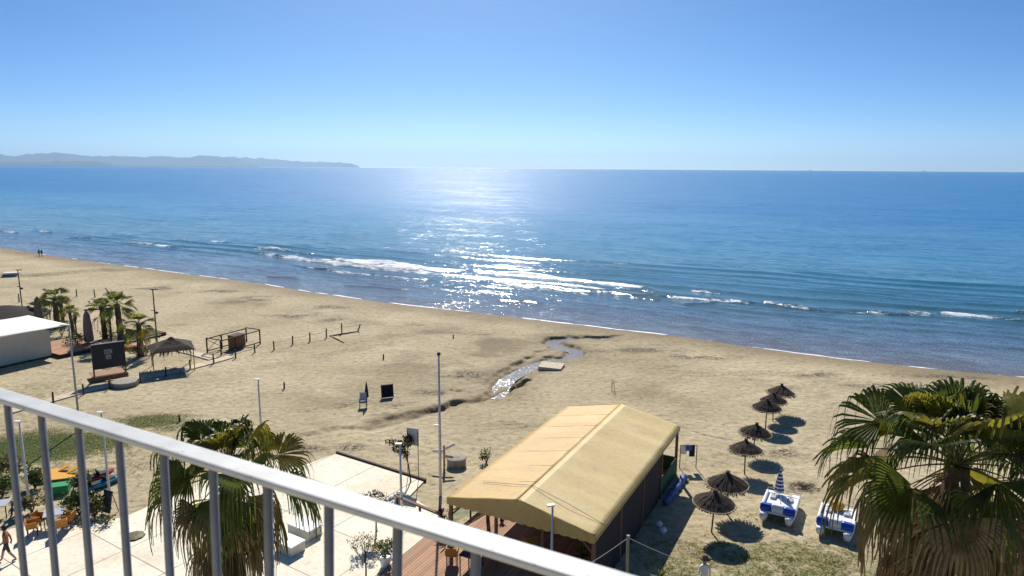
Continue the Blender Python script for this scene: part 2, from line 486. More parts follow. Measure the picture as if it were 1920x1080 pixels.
M_YELLOW = simple('yellow_plastic', (0.72, 0.36, 0.045), 0.5, 0, 0.15, 5)
M_ORANGE = simple('orange_rattan', (0.50, 0.22, 0.04), 0.6, 0, 0.3, 20, 0.3, 60)
M_GREENP = simple('green_plastic', (0.03, 0.30, 0.10), 0.5, 0, 0.15, 5)
M_RED = simple('red_plastic', (0.50, 0.03, 0.03), 0.4, 0, 0.2, 4)
M_TEAL = simple('teal_plastic', (0.03, 0.20, 0.33), 0.4, 0, 0.3, 2)
M_TAUPE = simple('taupe_canvas', (0.23, 0.18, 0.16), 0.9, 0, 0.2, 8, 0.4, 20, (1, 1, .2))
M_NET = simple('green_net', (0.015, 0.11, 0.06), 0.8, 0, 0.25, 9)
M_TARPB = simple('blue_tarp', (0.10, 0.14, 0.36), 0.6, 0, 0.3, 3)
M_SIGN = simple('sign_back', (0.50, 0.51, 0.52), 0.6, 0, 0.1, 3)
M_BLACK = simple('black_metal', (0.03, 0.03, 0.032), 0.6, 0.2, 0.2, 10)
M_WIRE = simple('wire', (0.10, 0.10, 0.10), 0.6)
M_WIREL = simple('pale_wire', (0.45, 0.43, 0.42), 0.6)
M_BARK = simple('palm_bark', (0.12, 0.08, 0.055), 0.95, 0, 0.5, 12, 0.8, 30, (1, 1, 3))
M_TRUNK = simple('tree_bark', (0.075, 0.055, 0.042), 0.95, 0, 0.4, 12, 0.6, 40)
M_FROND = leafy('frond_green', (0.065, 0.09, 0.018), (0.15, 0.175, 0.04), 0.48, 0.42)
M_FRONDY = leafy('frond_yellow', (0.14, 0.15, 0.025), (0.32, 0.27, 0.06), 0.45)
M_FRONDD = leafy('frond_dead', (0.20, 0.135, 0.075), (0.42, 0.31, 0.18), 0.3, 0.8)
M_PETI = simple('petiole', (0.20, 0.16, 0.06), 0.5, 0, 0.4, 8)
M_LEAF = leafy('leaf', (0.035, 0.06, 0.014), (0.09, 0.12, 0.03), 0.3)
M_LEAFR = leafy('leaf_red', (0.05, 0.025, 0.018), (0.07, 0.07, 0.025), 0.25)
M_LEAFY = leafy('leaf_dry', (0.10, 0.10, 0.03), (0.22, 0.18, 0.07), 0.25)
M_YUCCA = leafy('yucca', (0.07, 0.12, 0.02), (0.16, 0.22, 0.05), 0.35)
M_PURPLE = leafy('purple_leaf', (0.06, 0.008, 0.03), (0.13, 0.02, 0.06), 0.3)
M_HILL = simple('hazy_hill_scrub', (0.018, 0.032, 0.05), 0.95, 0, 0.4, 0.002)  # scrub colour with some blue of the distance haze mixed in
M_SKIN = simple('skin', (0.42, 0.24, 0.16), 0.6, 0, 0.1, 5)
M_HAIR = simple('hair', (0.02, 0.015, 0.012), 0.7)
M_STRAW = simple('straw_hat', (0.20, 0.15, 0.085), 0.9, 0, 0.3, 25, 0.4, 60)
M_SHIP = simple('ship_hull', (0.12, 0.13, 0.16), 0.7)

# ------------------------------------------------------------------ mesh helpers
class MB:
    def __init__(s):
        s.v = []; s.f = []
    def add(s, verts, faces):
        o = len(s.v)
        s.v.extend([tuple(v) for v in verts]); s.f.extend([tuple(i + o for i in f) for f in faces])
    def box(s, c, size, rz=0.0, rot=None):
        hx, hy, hz = size[0] / 2, size[1] / 2, size[2] / 2
        m = rot if rot is not None else Matrix.Rotation(rz, 3, 'Z')
        c = Vector(c)
        vs_ = [c + m @ Vector((x, y, z)) for z in (-hz, hz) for x, y in ((-hx, -hy), (hx, -hy), (hx, hy), (-hx, hy))]
        s.add(vs_, [(3, 2, 1, 0), (4, 5, 6, 7), (0, 1, 5, 4), (1, 2, 6, 5), (2, 3, 7, 6), (3, 0, 4, 7)])
        return s
    def tube(s, pts, rad, n=8, cap=True):
        pts = [Vector(p) for p in pts]
        if not isinstance(rad, (list, tuple)): rad = [rad] * len(pts)
        o = len(s.v)
        prev = None
        for i, p in enumerate(pts):
            d = (pts[min(i + 1, len(pts) - 1)] - pts[max(i - 1, 0)])
            if d.length < 1e-9: d = Vector((0, 0, 1))
            d.normalize()
            if prev is None:
                a = d.orthogonal().normalized()
            else:
                a = prev - d * prev.dot(d)
                a = a.normalized() if a.length > 1e-6 else d.orthogonal().normalized()
            prev = a
            b = d.cross(a)
            for k in range(n):
                t = 2 * math.pi * k / n
                s.v.append(tuple(p + (a * math.cos(t) + b * math.sin(t)) * rad[i]))
        for i in range(len(pts) - 1):
            for k in range(n):
                s.f.append((o + i * n + k, o + i * n + (k + 1) % n, o + (i + 1) * n + (k + 1) % n, o + (i + 1) * n + k))
        if cap:
            s.f.append(tuple(o + k for k in range(n))[::-1]); e = o + (len(pts) - 1) * n
            s.f.append(tuple(e + k for k in range(n)))
        return s
    def lathe(s, prof, n=20, c=(0, 0, 0), sx=1.0, sy=1.0):
        o = len(s.v)
        for r, z in prof:
            for k in range(n):
                t = 2 * math.pi * k / n
                s.v.append((c[0] + r * sx * math.cos(t), c[1] + r * sy * math.sin(t), c[2] + z))
        for i in range(len(prof) - 1):
            for k in range(n):
                s.f.append((o + i * n + k, o + i * n + (k + 1) % n, o + (i + 1) * n + (k + 1) % n, o + (i + 1) * n + k))
        s.f.append(tuple(o + k for k in range(n))[::-1]); e = o + (len(prof) - 1) * n
        s.f.append(tuple(e + k for k in range(n)))
        return s
    def prism(s, poly, z0, z1):
        n = len(poly)
        area = sum(poly[i][0] * poly[(i + 1) % n][1] - poly[(i + 1) % n][0] * poly[i][1] for i in range(n))
        if area < 0: poly = poly[::-1]
        vs_ = [(x, y, z0) for x, y in poly] + [(x, y, z1) for x, y in poly]
        s.add(vs_, [tuple(range(n))[::-1], tuple(range(n, 2 * n))] + [(i, (i + 1) % n, n + (i + 1) % n, n + i) for i in range(n)])
        return s
    def quad(s, a, b, c, d):
        s.add([a, b, c, d], [(0, 1, 2, 3)]); return s
    def mesh(s, name, mat, smooth_=False):
        me = bpy.data.meshes.new(name)
        me.from_pydata(s.v, [], s.f)
        me.materials.append(mat)
        if smooth_:
            me.polygons.foreach_set('use_smooth', [True] * len(me.polygons))
        me.update()
        return me

def link(name, me, parent=None, loc=(0, 0, 0), rot=(0, 0, 0)):
    o = bpy.data.objects.new(name, me)
    COL.objects.link(o)
    o.location = loc; o.rotation_euler = rot
    if parent is not None: o.parent = parent
    return o

def tag(o, label, cat, group=None):
    o['label'] = label; o['category'] = cat
    if group: o['group'] = group
    return o

def thing(name, label, cat, loc=(0, 0, 0), rz=0.0, group=None):
    o = bpy.data.objects.new(name, None)
    o.empty_display_size = 0.2
    COL.objects.link(o)
    o.location = loc; o.rotation_euler = (0, 0, rz)
    return tag(o, label, cat, group)

def part(mb, name, mat, parent, smooth_=False, loc=(0, 0, 0), rot=(0, 0, 0)):
    return link(name, mb.mesh(name, mat, smooth_), parent, loc, rot)

def single(mb, name, mat, label, cat, loc=(0, 0, 0), rz=0.0, group=None, smooth_=False):
    return tag(link(name, mb.mesh(name, mat, smooth_), None, loc, (0, 0, rz)), label, cat, group)

def structure(o, kind='structure'):
    o['kind'] = kind
    return o

def copy_tree(root, loc, rz, label):
    r = root.copy(); COL.objects.link(r); r.location = loc; r.rotation_euler = (0, 0, rz); r['label'] = label
    for ch in root.children:
        c = ch.copy(); COL.objects.link(c); c.parent = r
        for g in ch.children:
            d = g.copy(); COL.objects.link(d); d.parent = c
    return r

def grid_mesh(name, X, Y, Z, mat, attrs=None, smooth_=True):
    ny, nx = X.shape
    me = bpy.data.meshes.new(name)
    co = np.stack([X, Y, Z], -1).reshape(-1, 3).astype(np.float32)
    idx = np.arange(nx * ny).reshape(ny, nx)
    q = np.stack([idx[:-1, :-1], idx[:-1, 1:], idx[1:, 1:], idx[1:, :-1]], -1).reshape(-1, 4).astype(np.int32)
    me.vertices.add(len(co)); me.vertices.foreach_set('co', co.ravel())
    me.loops.add(q.size); me.loops.foreach_set('vertex_index', q.ravel())
    me.polygons.add(len(q))
    me.polygons.foreach_set('loop_start', np.arange(0, q.size, 4, dtype=np.int32))
    me.polygons.foreach_set('loop_total', np.full(len(q), 4, np.int32))
    me.polygons.foreach_set('use_smooth', np.full(len(q), smooth_))
    me.update(calc_edges=True)
    for k, a in (attrs or {}).items():
        at = me.attributes.new(k, 'FLOAT', 'POINT')
        at.data.foreach_set('value', np.ascontiguousarray(a.reshape(-1), dtype=np.float32))
    me.materials.append(mat)
    return me

# ================================================================== THE SETTING
# ---- beach and terrain: one sheet
def lines(segs):
    out = []
    for a, b, st in segs:
        out.extend(np.arange(a, b, st))
    out.append(segs[-1][1])
    return np.array(out)

gx = lines([(-3000, -600, 300), (-600, -160, 40), (-160, -45, 0.8), (-45, -16, 0.5), (-16, 14, 0.14), (14, 60, 0.5), (60, 160, 5), (160, 3000, 280)])
gy = lines([(-300, 0, 60), (0, 24, 3), (24, 42, 0.5), (42, 76, 0.14), (76, 150, 0.6), (150, 330, 6), (330, 2400, 200)])
X, Y = np.meshgrid(gx, gy)
Z = gz(X, Y)
_, D = base_z(X, Y)

def blob(px, py, rx, ry, X=X, Y=Y):
    c = G(px, py, 0)
    ex = G(px + rx, py, 0); ey = G(px, py - ry, 0)
    ax = abs(ex[0] - c[0]); ay = abs(ey[1] - c[1])
    return np.exp(-(((X - c[0]) / ax) ** 2 + ((Y - c[1]) / ay) ** 2))

dn = fbm(X / 3, Y / 3, 40, 3)
wet = np.clip(1 - smooth(0.5, 8.5 + 6 * (fbm(X / 14, Y / 14, 21, 2) - .5), D), 0, 1)
ds_, ps_, _ = seg_dist(X, Y, STREAM)
wet = np.maximum(wet, (1 - smooth(1.0, 4.0 + 2 * dn, ds_)) * 0.75)
dd_, pd_, _ = seg_dist(X, Y, DITCH)
wet = np.maximum(wet, (1 - smooth(0.3, 1.5, dd_)) * 0.9)
wet = np.maximum(wet, np.clip(1.35 * (blob(880, 660, 130, 45) + 0.7 * blob(760, 645, 90, 30) + .5 * blob(1150, 660, 100, 25) + .45 * blob(420, 570, 90, 14) + .4 * blob(600, 740, 120, 30) + .4 * blob(1250, 740, 90, 25)) * smooth(0.3, 0.6, fbm(X / 5, Y / 5, 41, 4)), 0, .9))
deb_rut = np.zeros_like(X)
for b in ((470, 562, 34, 7), (560, 590, 60, 6), (640, 600, 40, 4), (620, 575, 40, 3), (1320, 668, 60, 5), (1210, 655, 60, 4), (870, 700, 45, 6), (840, 735, 60, 8),
          (1500, 700, 70, 5), (1640, 722, 60, 5), (570, 845, 45, 8), (660, 840, 25, 6), (540, 838, 30, 7), (1505, 915, 26, 12), (1470, 850, 40, 8), (680, 765, 50, 10), (740, 765, 30, 12),
          (300, 540, 50, 5), (1180, 640, 60, 4), (1150, 790, 35, 5), (1000, 800, 60, 4), (1770, 700, 80, 4), (280, 790, 60, 10), (420, 545, 40, 3)):
    deb_rut = np.maximum(deb_rut, blob(*b))
deb_rut = np.clip(1.7 * deb_rut * smooth(0.38, 0.58, fbm(X / 2.2, Y / 1.4, 51, 4)), 0, 1)
for tr in ([(380, 702), (480, 690), (560, 674), (650, 655), (760, 640)], [(380, 706), (480, 694), (560, 678), (650, 659), (760, 644)], [(560, 770), (680, 760), (800, 735), (900, 710)], [(1000, 800), (1060, 790), (1110, 775), (1150, 790)],
           [(420, 620), (520, 610), (640, 606), (760, 612)], [(1200, 690), (1320, 700), (1450, 695), (1600, 712)], [(1190, 696), (1310, 706), (1440, 701), (1590, 718)], [(1440, 880), (1520, 820), (1560, 760), (1640, 735)], [(560, 580), (640, 600), (740, 612), (860, 640)]):
    wp = np.array([G(x, y, 0)[:2] for x, y in tr])
    dt_, _, _ = seg_dist(X, Y + .5 * (fbm(X / 2, Y / 2, 9, 2) - .5), wp)
    deb_rut = np.maximum(deb_rut, .42 * (1 - smooth(.12, .45, dt_)) * smooth(.3, .6, fbm(X / 1.5, Y / 1.5, 88, 3)))  # tracks: shade of shallow ruts put in as dark colour, no relief
deb_rut = np.maximum(deb_rut, (1 - smooth(0.1, 0.6, dd_)) * smooth(.45, .6, fbm(X / .7, Y / .7, 60, 3)) * 0.8)
# wrack line above the swash
wr = np.exp(-((D - 13 - 8 * (fbm(X / 25, Y / 25, 77, 2) - .5)) / 1.2) ** 2) * smooth(.52, .68, fbm(X / 3, Y / 1.6, 78, 4)) * 0.7
deb_rut = np.maximum(deb_rut, wr * (X > -60))
grass = np.zeros_like(X)
for b, a in (((60, 840, 150, 34), 1.1), ((150, 830, 130, 24), 0.9), ((285, 790, 80, 16), 0.8), ((330, 800, 60, 12), 0.6), ((-60, 860, 150, 50), 1.0), ((240, 870, 160, 40), 0.42),
             ((60, 900, 160, 40), 0.5), ((1360, 1080, 190, 90), 0.62), ((1500, 1060, 170, 60), 0.68), ((1300, 1060, 90, 60), 0.55), ((1430, 980, 80, 40), 0.40), ((1650, 1080, 160, 60), 0.55),
             ((110, 730, 150, 20), 0.45), ((400, 870, 120, 30), 0.4)):
    grass = np.maximum(grass, a * np.minimum(1, 1.3 * blob(*b)))
grass = np.where(Y < 27, np.maximum(grass, 0.6), grass)
gmesh = grid_mesh('beach', X, Y, Z, M_SAND, {'wet': wet, 'debris_rut_shade': deb_rut, 'grass': grass})
structure(link('beach', gmesh))

# ---- sea: one sheet fanned out from the shore to the horizon
az = np.radians(lines([(-56, -39, 0.5), (-39, 39, 0.085), (39, 80, 0.8)]))
# the point of the shore on each azimuth
tx = np.tan(az)
rs = np.zeros_like(az)
for i, a in enumerate(az):
    r0, r1 = 1.0, 4000.0
    for _ in range(48):
        rm = 0.5 * (r0 + r1)
        if rm * math.cos(a) < shore_y(rm * math.sin(a)): r0 = rm
        else: r1 = rm
    rs[i] = r0
rk = np.concatenate([np.arange(-1.2, 3, 0.14), np.arange(3, 62, 0.33), 62 * 1.075 ** np.arange(0, 78)])
rk = rk[rk < 15000]
RR = np.minimum(rs[None, :] + rk[:, None], 15500)
SX = RR * np.sin(az)[None, :]; SY = RR * np.cos(az)[None, :]
OFF = (SY - shore_y(SX)) * 0.86
OFF = np.where(RR > 2500, 2000, OFF)
swash = 0.45 + 0.9 * fbm(SX / 5, SY / 5, 91, 3)
foam = 0.95 * np.exp(-((OFF - swash * 0.5 + 0.15) / 0.34) ** 2) * smooth(.3, .62, fbm(SX / 4, SY / 4, 95, 3))
FOAM = [  # pixel polyline, half width in metres, strength
    ([(470, 466), (520, 469), (545, 471)], 1.5, .8), ([(460, 473), (525, 480), (591, 490), (660, 498), (722, 503), (790, 511), (854, 517), (920, 523), (985, 529), (1050, 535), (1116, 542), (1195, 550)], 1.7, .92),
    ([(552, 476), (585, 478)], 1.2, .7), ([(606, 485), (660, 489), (722, 493), (780, 502), (840, 507), (897, 509)], 2.2, .95), ([(700, 491), (760, 497), (800, 503)], 1.8, .85),
    ([(880, 512), (985, 515), (1050, 523), (1116, 531), (1180, 538), (1239, 546)], 1.5, .9),
    ([(1290, 545), (1355, 550)], 0.9, .85), ([(1425, 569), (1480, 575), (1545, 582)], 0.7, .8), ([(1617, 583), (1652, 585)], 0.6, .8), ([(1758, 591), (1830, 597), (1925, 605)], 0.75, .95),
    ([(1895, 585), (1925, 588)], 0.6, .8), ([(0, 432), (28, 437)], 1.6, .75), ([(52, 429), (94, 437)], 1.6, .8), ([(188, 437), (245, 443)], 1.6, .75), ([(236, 454), (290, 459), (330, 465)], 1.4, .85),
    ([(330, 450), (380, 451), (428, 455)], 1.6, .75), ([(130, 446), (170, 447)], 1.2, .6), ([(930, 565), (985, 566), (1010, 570)], 1.0, .5), ([(1050, 548), (1110, 557)], 0.9, .6), ([(1180, 560), (1240, 566)], .8, .55),
    ([(1240, 558), (1330, 564), (1420, 570)], .9, .8), ([(1545, 581), (1620, 586), (1700, 590), (1760, 592)], .8, .72), ([(900, 524), (1000, 537), (1100, 549), (1200, 556), (1290, 561)], .9, .72), ([(560, 499), (640, 510), (740, 520), (840, 530)], 1.0, .7),
    ([(1270, 569), (1340, 571), (1400, 569)], .7, .45), ([(500, 517), (560, 523)], .9, .45), ([(640, 536), (700, 541), (770, 545)], 1.0, .42), ([(820, 536), (900, 546), (960, 551)], 1.3, .5)]
nearm = (RR < 420)
fx, fy = SX[nearm], SY[nearm]
fz = np.zeros_like(fx); lift = np.zeros_like(fx)
wob = 4.0 * (fbm(fx / 6, fy / 6, 101, 4) - .5)
for pts, hw, st in FOAM:
    wp = np.array([G(x, y, SEA)[:2] for x, y in pts])
    hw = hw * .62
    d, t, sg = seg_dist(fx, fy + wob, wp)
    sgn = np.where(sg > 0, 1, -1) * d          # positive on the sea side
    ends = np.clip(np.minimum(t, 1 - t) * 9 + 0.15, 0, 1)
    e = np.clip(1 - np.abs(sgn) / (hw * (0.5 + ends)), 0, 1)
    keep = (d < hw * 1.6)
    fz = np.maximum(fz, np.where(keep, st * np.sqrt(e) * ends * (0.55 + 0.75 * fbm(fx / 7, fy / 2.5, 131, 3)), 0))
    lift = np.maximum(lift, ends * st * 0.38 * np.exp(-((sgn - 0.6 * hw) / (0.8 * hw)) ** 2))
foam[nearm] = np.maximum(foam[nearm], fz)
# swell running in to the beach
ph = OFF + 5 * (fbm(SX / 40, SY / 40, 111, 3) - 0.5) * 2
swl = np.zeros_like(SX)
kk = smooth(2, 30, OFF) * (1 - smooth(60, 140, OFF) * .2)
swl = (0.12 * np.sin(2 * np.pi * ph / 5.2) + 0.07 * np.sin(2 * np.pi * ph / 2.9 + 2 * fbm(SX / 9, SY / 9, 5, 2))) * (0.3 + 1.0 * fbm(SX / 18, SY / 7, 121, 3)) * kk * (RR < 300) * (1 - smooth(160, 290, RR))
SZ = np.full_like(SX, SEA) + swl
SZ[nearm] += lift
SZ = np.where(OFF < 0, SEA - 0.004 + OFF * 0.02, SZ)
offn = np.clip(np.maximum(OFF, 0) / 220.0, 0, 1) ** 0.75
smesh = grid_mesh('sea', SX, SY, SZ, M_SEA, {'foam': foam, 'offshore': offn})
structure(link('sea', smesh))

# ---- stream water
sp = STREAM
pts = []
for i in range(len(sp) - 1):
    for t in np.linspace(0, 1, 8, endpoint=False):
        p0 = sp[max(i - 1, 0)]; p1 = sp[i]; p2 = sp[i + 1]; p3 = sp[min(i + 2, len(sp) - 1)]
        pts.append(0.5 * ((2 * p1) + (-p0 + p2) * t + (2 * p0 - 5 * p1 + 4 * p2 - p3) * t * t + (-p0 + 3 * p1 - 3 * p2 + p3) * t ** 3))
mb = MB(); L = len(pts); zs = []
for i, p in enumerate(pts):
    d = pts[min(i + 1, L - 1)] - pts[max(i - 1, 0)]; d = d / np.linalg.norm(d); n = np.array([-d[1], d[0]])
    zc = float(np.min(gz(np.array([p[0], p[0] + .3 * n[0]]), np.array([p[1], p[1] + .3 * n[1]])))) + 0.10
    zc = min(zc, -0.24 - 0.36 * (1 - i / L))
    zs.append(zc)
    for s_ in (-.75, -0.25, 0.25, .75):
        mb.v.append((p[0] + n[0] * s_, p[1] + n[1] * s_, zc))
    if i:
        for k in range(3): mb.f.append((4 * i - 4 + k, 4 * i - 3 + k, 4 * i + 1 + k, 4 * i + k))
zs = np.convolve(np.pad(np.array(zs), 10, 'edge'), np.ones(21) / 21, 'valid')
mb.v = [(v[0], v[1], float(zs[i // 4])) for i, v in enumerate(mb.v)]
structure(link('stream', mb.mesh('stream', M_STREAM, True)))

# ---- far hills across the bay, three ridges one behind the other
def ridge(name, prof, dist, depth, seed):
    xs = np.interp(np.linspace(0, 1, 160), np.linspace(0, 1, len(prof)), [p[0] for p in prof])
    ys = np.interp(xs, [p[0] for p in prof], [p[1] for p in prof])
    rows = []
    for j, (k, hk) in enumerate(((-0.5, 0.0), (-0.3, .35), (-0.12, .75), (0, 1.0), (0.25, .7), (0.5, 0.0))):
        row = []
        for i, (x, y) in enumerate(zip(xs, ys)):
            d = _ray(x, y); s_ = dist / math.hypot(d[0], d[1])
            hz = max(4.0, CAMZ + d[2] * s_ + 1.2)
            hz *= 1 + 0.34 * (float(fbm(np.array([i / 3.5]), np.array([j * 1.0]), seed, 3)[0]) - .5)
            q = s_ * (1 + k * depth / dist)
            row.append((d[0] * q, d[1] * q, -25 + (hz + 25) * hk if hk < 1 else hz))
        rows.append(row)
    A = np.array(rows)
    me = grid_mesh(name, A[..., 0], A[..., 1], A[..., 2], M_HILL)
    structure(link(name, me))
ridge('hills', [(-330, 296), (-200, 284), (-100, 292), (0, 290.5), (40, 291), (75, 287.5), (118, 286.5), (160, 291), (200, 291.5), (230, 293.5), (300, 292.5), (340, 294), (400, 292.5), (430, 294.5), (455, 300), (485, 309)], 36000, 4000, 1)
ridge('hills', [(380, 300), (420, 295), (445, 294.5), (490, 297), (540, 301), (565, 303), (600, 303.5), (640, 304.5), (660, 307), (674, 312)], 42000, 4000, 2)
ridge('hills', [(-330, 300), (-100, 304), (0, 303.5), (60, 303.5), (95, 303.8), (105, 301.5), (125, 303), (150, 301.5), (175, 302), (195, 304), (212, 307.5)], 27000, 1200, 3)

# ---- paved promenade: slabs with open joints on a bed
PZ = 0.10
pave_px = [(-260, 1035), (-60, 1003), (40, 988), (150, 984), (236, 968), (268, 954), (330, 922), (420, 882), (498, 853), (530, 866), (562, 875), (630, 850), (795, 902), (768, 930), (830, 968)]
pave = [tuple(G(x, y, PZ)[:2]) for x, y in pave_px] + [(-2.6, 27), (-2.6, 12), (-60, 12), (-60, 30)]
bed = structure(link('promenade', MB().prism([(x, y) for x, y in pave], -0.4, PZ - 0.012).mesh('promenade', M_CONC)))
# slab grid follows the platform edge
e0 = np.array(G(630, 850, PZ)[:2]); e1 = np.array(G(795, 902, PZ)[:2])
pu = (e1 - e0) / np.linalg.norm(e1 - e0); pv = np.array([-pu[1], pu[0]])

def clip_poly(sub, a, n):
    out = []
    for i in range(len(sub)):
        p, q = sub[i], sub[(i + 1) % len(sub)]
        dp = (p - a) @ n; dq = (q - a) @ n
        if dp >= 0: out.append(p)
        if dp * dq < 0: out.append(p + (q - p) * dp / (dp - dq))
    return out
pav_np = [np.array(p) for p in pave]
SL = 3.35
for iu in range(-16, 4):
    for iv in range(-9, 1):
        a = e0 + pu * (iu * SL + 0.02) + pv * ((iv - 1) * SL + 0.02)
        b = e0 + pu * ((iu + 1) * SL - 0.02) + pv * (iv * SL - 0.02)
        c = list(pav_np)
        for o, n in ((a, pu), (a, pv), (b, -pu), (b, -pv)):
            if len(c) < 3: break
            c = clip_poly(c, o, n)
        if len(c) >= 3:
            ar = abs(sum(c[i][0] * c[(i + 1) % len(c)][1] - c[(i + 1) % len(c)][0] * c[i][1] for i in range(len(c)))) / 2
            cen = sum(c) / len(c)
            if ar > 0.3 and cen[1] > 20:
                mb = MB().prism([tuple(p) for p in c], PZ - 0.03, PZ + rnd.uniform(-.002, .002))
                link('slab', mb.mesh('slab', M_PAVE), bed)
# dark timber kerb on the seaward edge
kerb = MB()
mid = (e0 + e1) / 2; lk = np.linalg.norm(e1 - e0)
kerb.box((mid[0] + pv[0] * 0.09, mid[1] + pv[1] * .09, 0.03), (lk + 0.1, 0.14, 0.34), math.atan2(pu[1], pu[0]))
single(kerb, 'timber_kerb', M_DWOOD, 'dark timber kerb along the seaward edge of the pale paving', 'kerb')
# planting square let into the paving
pg = G(252, 1006, PZ)
sq = MB().lathe([(0.0, .002), (0.50, .002), (0.46, 0.06), (0.2, .09), (0.0, 0.09)], 9)
single(sq, 'turf_patch', M_LEAFY, 'small square of dry turf let into the pale paving', 'turf patch', (pg[0], pg[1], PZ + 0.001), .4)

# ---- balcony the photograph is taken from
RZ = CAMZ - 0.5
n0 = G(5, 765, RZ); n9 = G(910, 1055, RZ)
rdir = Vector((n9[0] - n0[0], n9[1] - n0[1], 0)); rlen = rdir.length; rdir.normalize()
rnor = Vector((-rdir.y, rdir.x, 0))
if rnor.y < 0: rnor = -rnor
slab_c = Vector((n0[0], n0[1], 0)) + rdir * (rlen * .8) - rnor * 1.0
bal = MB().box((slab_c.x, slab_c.y, RZ - 1.17), (9, 2.3, 0.16), math.atan2(rdir.y, rdir.x))
structure(link('balcony_floor', bal.mesh('balcony_floor', M_CONC)))
wall = MB().box((slab_c.x - rnor.x * 1.3, slab_c.y - rnor.y * 1.3, (RZ + 1.8) / 2), (9, 0.3, RZ + 1.8), math.atan2(rdir.y, rdir.x))
structure(link('wall_behind', wall.mesh('wall_behind', M_WALLC)))

rail = thing('balcony_railing', 'grey steel balcony railing with flat bright handrail and upright bars', 'railing', (n0[0], n0[1], RZ - 1.083), math.atan2(rdir.y, rdir.x))
mb = MB()
# rounded flat section along local x
w_, t_ = 0.044, 0.012
sec = []
for cx, cz, a0 in ((w_ / 2 - t_ / 2, 0, -90), (-(w_ / 2 - t_ / 2), 0, 90)):
    for k in range(7):
        a = R(a0 + 180 * k / 6); sec.append((cx + t_ / 2 * math.cos(a), cz + t_ / 2 * math.sin(a)))
for x in (-2.2, 4.5):
    for y, z in sec: mb.v.append((x, y + w_ / 2 - 0.002, z + 1.09 + t_ / 2))
n = len(sec)
rm, rnt, rb_ = M_RAIL, M_RAIL.node_tree, M_RAIL.node_tree.nodes['Principled BSDF']
_sp = noise(rnt, 55, 3, .6, objvec(rnt, (.5, 1, 1))); _rr = ramp(rnt, [(.27, (.45, .36, .28)), (.34, (1, 1, 1))]); rnt.links.new(_sp.outputs[0], _rr.inputs[0])
_bc = rb_.inputs['Base Color'].links[0].from_socket; rnt.links.new(mixc(rnt, 1.0, _bc, _rr.outputs[0], 'MULTIPLY'), rb_.inputs['Base Color'])
mb.f = [(i, (i + 1) % n, n + (i + 1) % n, n + i) for i in range(n)] + [tuple(range(n))[::-1], tuple(range(n, 2 * n))]
part(mb, 'handrail', M_RAIL, rail)
sp_ = rlen / 9
barm = None
bar_px = [5, 72, 143, 222, 307, 402, 508, 625, 757, 910]
for i in range(-8, 30):
    x = i * sp_ - .027
    if barm is None:
        m2 = MB().tube([(-0.05, 0, -1.0), (0, 0, 0)], 0.0074, 10)
        barm = m2.mesh('bar', M_BAR, True)
    link('bar', barm, rail, (x, w_ / 2, 1.09))
part(MB().box((1.1, w_ / 2, 0.06), (6.7, 0.04, 0.025)), 'bottom_rail', M_BAR, rail)
for x in (-2.1, 4.4):
    part(MB().box((x, w_ / 2, 0.54), (0.035, 0.035, 1.08)), 'post', M_BAR, rail)

# ---- sea air: pale even haze out to beyond the far hills
hz = MB().box((-10000, 22500, 449), (80000, 48000, 902))
hm = bpy.data.materials.new('haze'); hm.use_nodes = True
hm.node_tree.nodes.clear()
hv = hm.node_tree.nodes.new('ShaderNodeVolumePrincipled')
hv.inputs['Color'].default_value = (0.49, 0.73, 1.0, 1)
hv.inputs['Density'].default_value = 3.0e-5
hv.inputs['Anisotropy'].default_value = 0.35
ho = hm.node_tree.nodes.new('ShaderNodeOutputMaterial')
hm.node_tree.links.new(hv.outputs[0], ho.inputs['Volume'])
structure(link('haze', hz.mesh('haze', hm)), 'stuff')

# ================================================================== THINGS
# ---- large canvas pavilion
TZ = 3.05; RIDGE = 3.80
tA = G(838, 933, TZ); tB = G(1108, 1008, TZ); tC = G(1060, 762, TZ); tD = G(1283, 800, TZ)
uu = (tB - tA + tD - tC); uu /= np.linalg.norm(uu); TANG = math.atan2(uu[1], uu[0])
TW, TL = 7.25, 14.0
pav = thing('beach_pavilion', 'large open pavilion with a yellow canvas gable roof on the sand', 'pavilion', (tA[0], tA[1], 0), TANG)

def slope(u0, u1, z0, z1, name, cm):
    nu, nv = 14, 90
    U, V = np.meshgrid(np.linspace(0, 1, nu), np.linspace(0, 1, nv))
    XX = u0 + (u1 - u0) * U; YY = V * TL
    ZZ = z0 + (z1 - z0) * U
    bays = 7
    sag = np.sin(np.pi * ((V * bays) % 1.0)) ** 2 * np.sin(np.pi * np.clip(U, 0, 1)) * 0.06
    ZZ = ZZ - sag + 0.05 * (fbm(XX * .9, YY * 1.6, 7, 4) - .5) * np.sin(np.pi * U)
    me = grid_mesh(name, XX, YY, ZZ, cm)
    o = link(name, me, pav)
    md = o.modifiers.new('s', 'SOLIDIFY'); md.thickness = 0.02; md.offset = -1
    return o
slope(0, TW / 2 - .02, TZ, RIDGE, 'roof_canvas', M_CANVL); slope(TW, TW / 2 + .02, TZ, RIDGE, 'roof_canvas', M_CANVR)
mb = MB(); mb.tube([(TW / 2, -.01, RIDGE), (TW / 2, TL + .01, RIDGE)], 0.035, 8); part(mb, 'ridge_cap', M_CANVAS, pav, True)
for k in range(1, 7):      # stitched seams of the roof canvas
    for u0, u1 in ((0.03, TW / 2 - .05), (TW - .03, TW / 2 + .05)):
        v = TL * k / 7
        part(MB().tube([(u0, v, TZ + .004), (u1, v, RIDGE + .0)], 0.006, 5), 'seam', M_CANVAS, pav)
